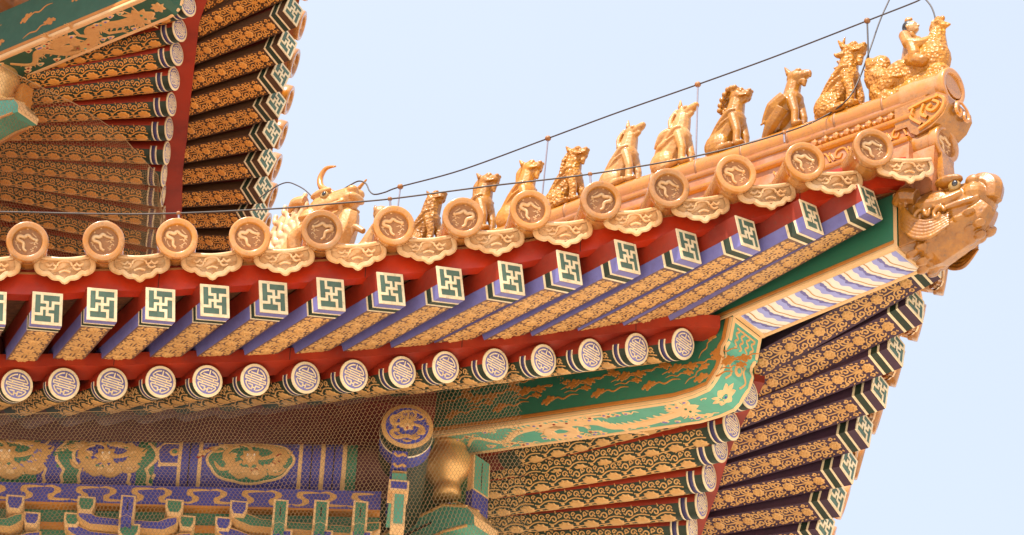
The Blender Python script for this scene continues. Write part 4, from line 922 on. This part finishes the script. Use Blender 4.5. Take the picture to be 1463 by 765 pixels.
# ------------------------------------------------------------------ glazed figures: one fused clay body each
def sculpt(name, prims, voxel, m, M, parent=None, it=2, extra=None):
    b = MB()
    for p in prims:
        if p[0] == 'c':
            for sg in ((1, -1) if (p[1][1] or p[2][1]) and len(p) < 6 else (1,)):
                a = Vector(p[1]); c = Vector(p[2]); a.y *= sg; c.y *= sg; n = 10; d = (c-a).normalized()
                L = []; rr = []
                for t in (-1, -.7, -.35): L.append(a+d*p[3]*t); rr.append(p[3]*math.sqrt(max(.001, 1-t*t)))
                L += [a, c]; rr += [p[3], p[4]]
                for t in (.35, .7, 1): L.append(c+d*p[4]*t); rr.append(p[4]*math.sqrt(max(.001, 1-t*t)))
                b.tube(L, rr, m, n)
        elif p[0] == 'e':
            for sg in ((1, -1) if p[1][1] else (1,)):
                b.ell((p[1][0], p[1][1]*sg, p[1][2]), p[2], m, None, 14, 9, Matrix.Rotation(-p[3], 3, 'Y') if len(p) > 3 else None)
        elif p[0] == 't':
            for sg in ((1, -1) if any(abs(q[1]) > 1e-6 for q in p[1]) else (1,)):
                P = smooth_path([(q[0], q[1]*sg, q[2]) for q in p[1]], 5); n = len(P); b.tube(P, [np.interp(i/(n-1), np.linspace(0, 1, len(p[2])), p[2]) for i in range(n)], m, 8)
        elif p[0] == 'b': b.box(*p[1], m)
    me = b.mesh('clay'); ob = bpy.data.objects.new('clay', me); COL.objects.link(ob)
    md = ob.modifiers.new('r', 'REMESH'); md.mode = 'VOXEL'; md.voxel_size = voxel; md.use_smooth_shade = True
    s_ = ob.modifiers.new('s', 'SMOOTH'); s_.iterations = it; s_.factor = .5
    dg = bpy.context.evaluated_depsgraph_get(); me2 = bpy.data.meshes.new_from_object(ob.evaluated_get(dg))
    bpy.data.objects.remove(ob); bpy.data.meshes.remove(me); me2.name = name
    me2.materials.clear(); me2.materials.append(PAL[m])
    return link(name, me2, parent, M)
def sc(pr, k, fat=1.):
    out = []
    for p in pr:
        if p[0] == 'c': out.append(('c', tuple(x*k for x in p[1]), tuple(x*k for x in p[2]), p[3]*k*fat, p[4]*k*fat)+tuple(p[5:]))
        elif p[0] == 'e': out.append(('e', tuple(x*k for x in p[1]), tuple(x*k*fat for x in p[2]) if hasattr(p[2], '__len__') else p[2]*k*fat)+tuple(p[3:]))
        elif p[0] == 't': out.append(('t', [tuple(x*k for x in q) for q in p[1]], [r*k*fat for r in p[2]]))
        else: out.append(('b', tuple(x*k for x in p[1])))
    return out
def beast(kind):
    P = [('e', (-.13, .10, .15), (.155, .085, .155)), ('c', (-.06, .125, .04), (.10, .135, .035), .05, .042), ('c', (-.15, 0, .17), (.08, 0, .50), .155, .125),
         ('e', (.11, 0, .49), (.105, .125, .14)), ('c', (.12, .085, .48), (.185, .09, .24), .066, .048), ('c', (.185, .09, .24), (.175, .09, .06), .046, .044), ('e', (.215, .09, .035), (.07, .048, .036)),
         ('e', (.26, .09, .03), (.03, .045, .025)), ('c', (-.2, 0, 0), (.2, 0, 0), .07, .07), ('t', [(-.27, 0, .03), (-.31, 0, .16), (-.28, 0, .30), (-.33, 0, .36)], [.05, .05, .04, .015])]
    neck = [('c', (.07, 0, .55), (.12, 0, .78), .115, .092)]
    head = [('e', (.145, 0, .845), (.12, .095, .095)), ('c', (.20, 0, .84), (.285, 0, .835), .068, .056), ('c', (.17, 0, .765), (.255, 0, .755), .05, .034), ('e', (.205, .055, .90), (.05, .032, .028)),
            ('e', (.325, .022, .865), (.028, .025, .022)), ('e', (.22, .072, .875), (.022, .018, .02)), ('t', [(.17, .08, .82), (.24, .075, .795), (.30, .05, .80)], [.014, .014, .01])]
    ear = [('c', (.09, .085, .90), (.045, .11, .99), .034, .01)]
    shoulder = [('t', [(-.20, .14, .26), (-.06, .15, .42), (.08, .14, .56), (.17, .11, .58)], [.012, .025, .03, .014]), ('t', [(-.12, .15, .30), (.0, .16, .40), (.10, .145, .46)], [.010, .02, .012])]
    if kind in ('horse', 'winged horse'):
        P += neck+[('e', (.135, 0, .86), (.09, .075, .085)), ('c', (.17, 0, .86), (.30, 0, .90), .065, .046), ('e', (.325, 0, .915), (.035, .04, .035)), ('c', (.17, 0, .79), (.26, 0, .82), .045, .03),
                   ('c', (.12, .055, .94), (.13, .065, 1.04), .03, .008), ('e', (.20, .06, .90), (.03, .022, .02)), ('t', [(.04, 0, .97), (-.03, 0, .86), (-.04, 0, .70), (-.06, 0, .56)], [.02, .05, .055, .03]),
                   ('t', [(.02, .04, .9), (-.03, .06, .78), (-.02, .08, .64)], [.02, .03, .015])]+shoulder
        if kind == 'winged horse': P += [('t', [(.02, .13, .55), (-.08, .16, .50), (-.2, .15, .36)], [.05, .05, .015]), ('t', [(-.02, .14, .42), (-.12, .16, .34), (-.2, .15, .24)], [.03, .035, .01])]
    elif kind == 'lion':
        P += neck+head+shoulder+[('e', (.10, .075, .93), (.03, .02, .04))]
        for i in range(7):
            for j in range(3):
                a = R(60+i*22); P.append(('e', (.09+.12*math.cos(a)-.01*i, .001+.045*j, .85+.115*math.sin(a)-.035*max(0, i-2)), (.032, .030, .032)))
        for i in range(4): P.append(('e', (-.03-.008*i, .03, .70-.055*i), (.03, .04, .028)))
    elif kind == 'phoenix':
        P = [p for p in P if p[0] != 't' and not (p[0] == 'c' and p[1] == (-.06, .125, .04))][3:]+[('c', (-.10, 0, .28), (.08, 0, .52), .13, .13)]+[('c', (.05, 0, .55), (.11, 0, .78), .10, .085)]+head[:4]+[
            ('t', [(.27, 0, .86), (.34, 0, .84), (.36, 0, .76)], [.05, .035, .008]), ('c', (.07, .05, .92), (.02, .07, 1.03), .04, .01),
            ('t', [(.06, .13, .50), (-.10, .16, .38), (-.26, .14, .22)], [.08, .085, .03]), ('t', [(.0, .10, .36), (-.16, .10, .18), (-.34, .05, .0)], [.10, .085, .03]), ('t', [(.28, 0, .76), (.26, 0, .70), (.28, 0, .66)], [.03, .03, .01])]
        for i in range(5): P.append(('t', [(.06-.07*i, .17, .50-.07*i), (.0-.07*i, .185, .42-.06*i)], [.018, .010]))
    elif kind == 'dragon':
        P += neck+head+ear+shoulder+[('c', (.06, .05, .93), (.10, .06, 1.05), .025, .008), ('t', [(.26, 0, .74), (.25, 0, .66), (.27, 0, .61)], [.04, .035, .01]), ('t', [(.12, .09, .80), (.04, .11, .78), (-.02, .10, .84)], [.03, .03, .01])]
        for i in range(7): P.append(('c', (-.01-.035*i, 0, .78-.075*i), (-.06-.04*i, 0, .82-.075*i), .03, .006))
    elif kind == 'serpent':
        P += [('c', (.05, 0, .52), (.12, 0, .78), .13, .115)]+head+[('c', (.08, .05, .92), (.04, .06, 1.0), .03, .01)]+shoulder
        for i in range(6): P.append(('c', (-.05-.035*i, 0, .76-.08*i), (-.09-.035*i, 0, .79-.08*i), .028, .006))
    elif kind == 'monkey':
        P += [('c', (.06, 0, .55), (.10, 0, .7), .08, .07), ('e', (.11, 0, .80), (.11, .10, .11)), ('e', (.2, 0, .77), (.05, .05, .045)), ('e', (.09, .11, .84), (.03, .02, .05)), ('t', [(-.1, .12, .5), (-.25, .16, .62), (-.3, .15, .5)], [.04, .05, .01]), ('t', [(.1, .12, .5), (.24, .16, .40), (.30, .1, .5)], [.04, .035, .035])]
    else:           # maned beasts
        P += neck+head+shoulder+[('c', (.09, .085, .90), (.06, .11, .96), .034, .012), ('t', [(.27, 0, .755), (.26, 0, .68), (.28, 0, .64)], [.035, .03, .01]), ('t', [(.05, .0, .95), (-.02, 0, .84), (-.05, 0, .68)], [.03, .05, .03])]
        if kind == 'scaled':
            for i in range(7): P.append(('e', (-.03-.012*i, .045, .80-.055*i), (.03, .03, .035)))
    return P
FIGS = [((1203, 160), 106, 'dragon', 'glaze_scaly', 'amber glazed dragon with spiny scaled neck sitting just behind the hen rider'),
        ((1125, 187), 94, 'phoenix', 'glaze_fig', 'amber glazed phoenix with folded wing, between the dragon and the curly maned lion'),
        ((1042, 216), 94, 'lion', 'glaze_fig', 'amber glazed lion with a mane of round curls down its neck'),
        ((964, 239), 94, 'winged horse', 'glaze_fig_worn', 'pale worn glazed horse with raised muzzle and pale saddle wing, beside the curly lion'),
        ((889, 264), 90, 'horse', 'glaze_fig_worn', 'worn orange glazed horse with pointed forelock, the lower of the two horses'),
        ((809, 294), 88, 'scaled', 'glaze_scaly', 'orange glazed beast covered in scales with a knobbly nape, below the lower horse'),
        ((742, 320), 92, 'maned', 'glaze_fig', 'smooth amber glazed beast with straight neck, rump half hidden by a tile end'),
        ((680, 341), 92, 'maned2', 'glaze_fig', 'amber glazed beast with only bearded head and thin neck showing over a tile end'),
        ((606, 355), 84, 'serpent', 'glaze_scaly', 'orange glazed beast with a thick scaled neck rising behind a drip tile'),
        ((532, 371), 80, 'monkey', 'glaze_fig_worn', 'pale orange winged monkey mostly hidden behind a tile end beside the dragon head')]
for px, hpx, kind, m, lab in FIGS:
    p = hip(*px); s = hs(p); base = hp(s, CREST(s)-.012); k = (hpx/ (FPX/ (base-CAM).dot(FW)*.80))/1.02
    M = frame(base, OUT, 0)
    o = sculpt('roof_beast', sc(beast(kind), k, 1.13), .0045, m, M, None, 1)
    tag(o, lab, 'roof figure', 'row of glazed beasts along the hip ridge')
# rider on a hen at the tip of the ridge
pr = hip(1308, 122); sr = hs(pr); Mr = frame(hp(sr, CREST(sr)-.02), OUT+ZZ*.10)
hen = thing('hen_rider', 'amber glazed figure in a robe riding a hen at the very tip of the ridge', 'roof figure', Mr)
H_ = [('e', (.14, 0, .16), (.115, .095, .14)), ('e', (-.02, 0, .11), (.17, .085, .10)), ('c', (.175, 0, .24), (.20, 0, .345), .07, .045), ('e', (.205, 0, .375), (.055, .044, .045)), ('c', (.24, 0, .372), (.285, 0, .352), .030, .008), ('e', (.235, 0, .325), (.018, .014, .028)),
      ('e', (.185, 0, .425), (.022, .014, .024)), ('e', (.213, 0, .434), (.022, .014, .026)), ('e', (.242, 0, .424), (.020, .014, .020)),
      ('t', [(-.10, 0, .09), (-.19, 0, .17), (-.25, 0, .27)], [.07, .085, .08]), ('e', (-.23, 0, .31), (.10, .055, .085), .9), ('c', (-.24, 0, .33), (-.275, 0, .40), .07, .03), ('c', (-.19, 0, .30), (-.20, 0, .39), .045, .010), ('c', (-.22, 0, .12), (-.15, 0, .0), .08, .09), 
      ('b', (-.19, .2, -.075, .075, -.05, .03)), ('c', (-.16, 0, .02), (.17, 0, .02), .07, .08), ('e', (-.10, .072, .14), (.12, .03, .07), .5)]
for i in range(6): H_.append(('t', [(-.02-.03*i, .088-.004*i, .08+.022*i), (-.13-.02*i, .092-.004*i, .13+.022*i), (-.22-.012*i, .065, .16+.028*i)], [.009, .012, .006]))
H_ += [('e', (.225, .042, .388), (.012, .008, .012))]
hbod = sculpt('hen', sc(H_, .98), .0045, 'glaze_scaly', Mr, hen, 1)
RX = .0
RD = [('c', (-.02, 0, .18), (.0, 0, .36), .070, .046), ('e', (0, 0, .385), (.042, .072, .034)), ('c', (.0, .066, .375), (.025, .085, .29), .032, .032), ('t', [(.025, .085, .29), (.08, .065, .265), (.125, .02, .30)], [.036, .034, .026]), ('t', [(.04, .085, .28), (.05, .08, .2), (.02, .08, .15)], [.03, .035, .02]), ('c', (.02, .055, .20), (.09, .08, .13), .045, .035), ('c', (0, 0, .39), (.008, 0, .435), .022, .021), ('t', [(.045, .0, .385), (.06, .03, .33), (.055, .035, .26)], [.008, .010, .007])]
Mq = Mr @ Matrix.Translation((.022, 0, -.035)) @ Matrix.Diagonal((1.12, 1.12, 1.09, 1))
rid = sculpt('rider', sc(RD, .98), .0042, 'glaze_fig', Mq, hen, 1)
hd = [('e', (.014, 0, .472), (.036, .033, .044)), ('c', (.044, 0, .474), (.052, 0, .466), .009, .008), ('e', (.034, 0, .447), (.018, .016, .012)), ('e', (.005, .034, .468), (.010, .006, .014)), ('e', (.038, .014, .482), (.010, .010, .006)), ('e', (.046, 0, .452), (.006, .011, .004))]
sculpt('face', sc(hd, .98), .003, 'skin_glaze', Mq, rid)
sculpt('hair', sc([('e', (-.003, 0, .488), (.039, .036, .038)), ('e', (-.02, 0, .462), (.022, .03, .03))], .98), .004, 'black_glaze', Mq, rid)
sculpt('topknot', sc([('e', (-.004, 0, .535), (.020, .018, .022)), ('e', (.012, 0, .536), (.012, .01, .012))], .98), .004, 'glaze_fig', Mq, rid)

# big dragon head closing the row of beasts
pc = hip(440, 384); scx = hs(pc); Md = frame(hp(scx, CREST(scx)-.03), OUT)
dh = thing('dragon_head', 'large glazed dragon head with wavy mane and hooked horn, below the beasts', 'roof ornament', Md)
DH = [('c', (-.12, 0, .05), (.04, 0, .33), .17, .12), ('e', (.14, 0, .43), (.16, .115, .105)), ('c', (.2, 0, .44), (.32, 0, .44), .095, .08), ('e', (.37, .03, .47), (.042, .04, .033)), ('e', (.385, 0, .415), (.033, .07, .03)),
      ('c', (.13, 0, .31), (.31, 0, .31), .085, .055), ('t', [(.34, 0, .32), (.31, 0, .20), (.23, 0, .05), (.2, 0, -.1)], [.06, .08, .10, .11]), ('e', (.15, .09, .51), (.09, .03, .026)), ('t', [(.34, .07, .38), (.24, .105, .355), (.12, .10, .345)], [.015, .018, .012]), ('e', (.31, .06, .40), (.022, .02, .035)), ('e', (.30, .055, .35), (.02, .02, .03)),
      ('b', (-.35, .22, -.12, .12, -.12, .06)), ('t', [(.03, .10, .49), (-.05, .12, .50), (-.10, .115, .45)], [.045, .035, .01]), ('t', [(-.02, .11, .12), (.0, .14, .20), (.1, .13, .26)], [.05, .05, .02]), ('e', (.05, .10, .36), (.06, .03, .06))]
MN = [('e', (-.15, 0, .27), (.24, .07, .33), .25), ('e', (-.26, 0, .18), (.16, .07, .26))]
for i in range(9):
    a = R(82+i*13); pts = []
    for j in range(9):
        r = .08+.046*j; q = .020*math.sin(j*1.9+i*.3); x = -.04+r*math.cos(a)*.92-q*math.sin(a); z = .08+r*math.sin(a)*1.12+q*math.cos(a); pts.append((x, .082+.03*(1-j/8), z))
    MN.append(('t', pts, [.018, .026, .026, .016]))
sculpt('mane', MN, .006, 'glaze_pale', Md, dh, 1)
for i in range(5): DH.append(('t', [(.08-.02*i, .12, .12+.06*i), (.14-.02*i, .135, .10+.06*i), (.2, .11, .11+.05*i)], [.012, .014, .008]))
sculpt('head', DH, .006, 'glaze_fig_worn', Md, dh, 1)
for nm, P, r, m in (('horn', [(.22, -.04, .50), (.17, -.05, .545), (.115, -.055, .60), (.10, -.055, .68), (.145, -.055, .735), (.225, -.05, .72)], [.022, .024, .022, .019, .014, .005], 'glaze'), ('horn', [(.24, .07, .50), (.31, .075, .56), (.385, .08, .62)], [.020, .016, .005], 'glaze')):
    b = MB(); P2 = smooth_path(P, 5); b.tube(P2, [np.interp(i/(len(P2)-1), np.linspace(0, 1, len(r)), r) for i in range(len(P2))], m, 10); part(nm, b, dh, Md)
for sg in (1, -1):
    b = MB(); b.ell((.19, sg*.098, .47), (.034, .022, .030), 'eye_white', None, 14, 8); b.ell((.20, sg*.112, .471), (.017, .012, .018), 'eye_black', None, 12, 8); part('eye', b, dh, Md)

# glazed beast head slipped over the end of the upper hip beam
Mh = frame(hp(B_[0]+.03, B_[1], 0), OUT*ux+ZZ*uz)
bh = thing('beam_end_beast', 'brown glazed beast head with bulging eyes and curled snout capping the corner beam', 'roof ornament', Mh)
BH = [('b', (-.02, .09, -.145, .145, -.02, .335)), ('e', (.15, 0, .155), (.20, .16, .19)), ('c', (.20, 0, .20), (.38, 0, .195), .135, .118), ('e', (.42, 0, .20), (.085, .125, .085)), ('t', [(.36, 0, .235), (.43, 0, .275), (.475, 0, .275), (.505, 0, .235), (.50, 0, .16)], [.085, .08, .07, .064, .05]), ('e', (.28, 0, .10), (.18, .125, .10)),
      ('c', (.14, 0, .02), (.33, 0, .05), .135, .115), ('t', [(.32, 0, .05), (.41, 0, .085), (.475, 0, .135)], [.115, .098, .066]), ('e', (.30, .118, .305), (.09, .046, .030), -.12), ('t', [(.37, .098, .205), (.28, .135, .165), (.18, .155, .17), (.11, .16, .20)], [.026, .038, .036, .015]),
      ('t', [(.46, .07, .155), (.36, .115, .13), (.25, .15, .11)], [.02, .022, .012]), ('e', (.455, .055, .21), (.022, .02, .035)), ('t', [(.11, .15, .26), (.03, .172, .285), (-.03, .165, .26)], [.05, .048, .018]), ('e', (.22, .145, .19), (.085, .03, .05)), ('e', (.42, .07, .285), (.045, .03, .035))]
for i in range(6):
    o = .026*i
    BH.append(('t', [(.01, .162, .26-o*1.35), (.05, .172, .18-o*1.1), (.11, .174, .095-o*.95), (.20, .166, .05-o*.8), (.31, .14, .075-o*.6)], [.007, .012, .013, .011, .005]))
for c in ((.14, .162, .115), (.26, .155, .085), (.045, .16, .245), (.20, .158, .13)):
    BH.append(('t', [(c[0]+.034*math.cos(a), c[1]+.006, c[2]+.034*math.sin(a)) for a in (0, .9, 1.8, 2.7, 3.6, 4.5)]+[(c[0], c[1]+.008, c[2])], [.012, .014, .013, .011]))
for i in range(7):
    for j in range(-2, 3): BH.append(('e', (.04+.062*i+(.03 if j % 2 else 0), .052*j+.0001, -.108+.012*i+.004*i*abs(j)+.010*j*j), (.040, .032, .016), .25))
sculpt('head', BH, .0045, 'glaze_brown', Mh, bh, 1)
for sg in (1, -1):
    b = MB(); b.ell((.335, sg*.120, .256), (.040, .026, .034), 'eye_white', None, 16, 9); b.ell((.348, sg*.137, .257), (.020, .013, .021), 'eye_black', None, 12, 8); part('eye', b, bh, Mh)

# ------------------------------------------------------------------ lightning conductor cables
def disc_y(x): return float(np.interp(x, [p[0] for p in TILE_PX], [p.y for p in TP[4:]]))
lowc = [(-420, 298), (-200, 301), (0, 303), (150, 306), (255, 305), (400, 298), (480, 291), (557, 284.5), (700, 266), (843, 249), (1000, 222), (1120, 190)]
L3 = [at_y(x, y, disc_y(x)+.07) for x, y in lowc]+[hip(1175, 168, -.12), hip(1210, 143, -.10), hip(1228, 112, -.02), hip(1244, 68, .0), hip(1258, 28, .1), hip(1275, -10, .2), hip(1300, -70, .4)]
b = MB(); b.tube(smooth_path([tuple(p) for p in L3], 8), .0048, 'wire', 7)
tag(link('cable', b.mesh('cable')), 'dark cable strung low along the tops of the round tile ends, rising at the right', 'cable')
cab = WM and bpy.data.objects['cable']
for x, y, dz in ((255, 305, 14), (557, 284.5, 13), (843, 249, 14), (1120, 190, 14)):
    p = at_y(x, y, disc_y(x)+.07); q = at_y(x+1, y+dz, disc_y(x)+.07); b = MB(); b.tube([p, q], .006, 'wire_grey', 6); b.ell(p, (.014, .014, .012), 'relief', None, 8, 6); part('clip', b, cab)
upc = [(487, 273), (500, 265), (513, 259), (523, 263), (528, 273), (535, 278), (550, 275), (572, 267), (660, 243), (783, 198), (880, 162), (997, 121), (1110, 80), (1239, 30), (1308, 3), (1318, -3), (1328, 6), (1334, 18), (1337, 31)]
b = MB(); b.tube(smooth_path([tuple(hip(x, y, 0)) for x, y in upc], 8), .0048, 'wire', 7)
uc_ = tag(link('ridge_cable', b.mesh('ridge_cable')), 'dark cable held up on thin posts above the row of beasts', 'cable')
for (x, y), (x2, y2), m in (((572, 267), (568, 300), 'wire_grey'), ((783, 198), (772, 305), 'wire_grey'), ((997, 121), (994, 236), 'wire_grey'), ((1239, 30), (1243, 152), 'wire')):
    p = hip(x, y); q = hip(x2, y2); b = MB(); b.tube([p, q], .0052, m, 7); b.ell(p, (.02, .02, .018), 'relief', None, 8, 6); part('post', b, uc_)
b = MB(); b.tube(smooth_path([tuple(hip(x, y, .0)) for x, y in ((455, 293), (447, 283), (436, 272), (424, 265), (412, 261), (400, 264), (385, 273), (370, 284))], 6), .0042, 'wire', 7)
tag(link('loose_wire', b.mesh('loose_wire')), 'short curling wire from the dragon head back to the upper eave', 'wire')

# ------------------------------------------------------------------ bird netting
def netting(name, top, bot, cell, r, label, seed=1):
    rnd = random.Random(seed)
    def cum(P):
        a = [0.]
        for p, q in zip(P[:-1], P[1:]): a.append(a[-1]+(q-p).length)
        return a
    ta, ba = cum(top), cum(bot)
    def at(P, a, t):
        d = t*a[-1]; i = 0
        while i < len(a)-2 and a[i+1] < d: i += 1
        return lerp(P[i], P[i+1], (d-a[i])/max(1e-6, a[i+1]-a[i]))
    Lu = (ta[-1]+ba[-1])/2; Lv = sum((p-q).length for p, q in ((top[0], bot[0]), (top[-1], bot[-1]), (at(top, ta, .5), at(bot, ba, .5))))/3
    nv = int(Lv/(cell*.866)); nu = int(Lu/cell)
    from mathutils import noise
    def P(u, v):
        u = min(max(u, 0), 1); v = min(max(v, 0), 1)
        p = lerp(at(top, ta, u), at(bot, ba, u), v)
        q = Vector((u*Lu*3, v*Lv*3, seed)); return p+Vector((noise.noise(q)*.035+noise.noise(q*4)*.006, noise.noise(q+Vector((7, 3, 1)))*.04, noise.noise(q+Vector((2, 9, 4)))*.035+noise.noise(q*4+Vector((5, 5, 5)))*.006))
    b = MB(); seen = {}
    def vert(i, j, k):
        # honeycomb: two vertices per cell
        x = (i+(.5 if j % 2 else 0))/nu; y = (j+(.33 if k else 0))/nv
        return P(x, y)
    V = {}
    def g(i, j, k):
        if (i, j, k) not in V: V[(i, j, k)] = vert(i, j, k)
        return V[(i, j, k)]
    def wire(a, c):
        d = (c-a); n1 = d.cross(Vector((.3, 1, .2))).normalized()*r; n2 = d.cross(n1).normalized()*r
        vs = [a+n1, a-n1*.5+n2*.87, a-n1*.5-n2*.87, c+n1, c-n1*.5+n2*.87, c-n1*.5-n2*.87]
        b.add(vs, [(0, 1, 4, 3), (1, 2, 5, 4), (2, 0, 3, 5)], 'net')
    for j in range(nv):
        for i in range(nu):
            A_, B2 = g(i, j, 0), g(i, j, 1); wire(A_, B2)
            if j < nv-1:
                o = 1 if j % 2 else 0
                wire(B2, g(i+o, j+1, 0)); 
                if i+o-1 >= 0: wire(B2, g(i+o-1, j+1, 0))
    for e in (top, bot): b.tube([p for p in e], r*2.2, 'net', 6)
    o = link(name, b.mesh(name)); return tag(o, label, 'net')
NY = 18.0
topn = [at_y(x, y, Y) for x, y, Y in ((-360, 600, NY), (-180, 596, NY), (0, 592, NY), (150, 588, NY), (300, 582, NY), (450, 573, NY), (540, 565, NY-.02), (620, 556, NY-.1), (690, 545, NY-.2), (742, 538, NY-.3))]
botn = [at_y(x, y, Y) for x, y, Y in ((-360, 830, NY), (-180, 830, NY), (0, 830, NY), (150, 830, NY), (300, 830, NY), (450, 830, NY), (560, 830, NY-.05), (640, 830, NY-.1), (700, 830, NY-.2), (765, 830, NY-.3))]
netting('bird_net', topn, botn, .0225, .0012, 'brown wire bird net hanging under the lower eave in front of the painted beams', 3)
topu = [at_z(x, y, 18.66) for x, y in ((-60, 60), (30, 110), (110, 150), (170, 190), (225, 250), (240, 330))]
botu = [at_z(x, y, 18.60) for x, y in ((-60, 380), (0, 380), (60, 380), (120, 380), (180, 380), (240, 380))]
netting('bird_net', topu, botu, .026, .0013, 'brown wire bird net stretched under the upper eave behind its corner beam', 5)
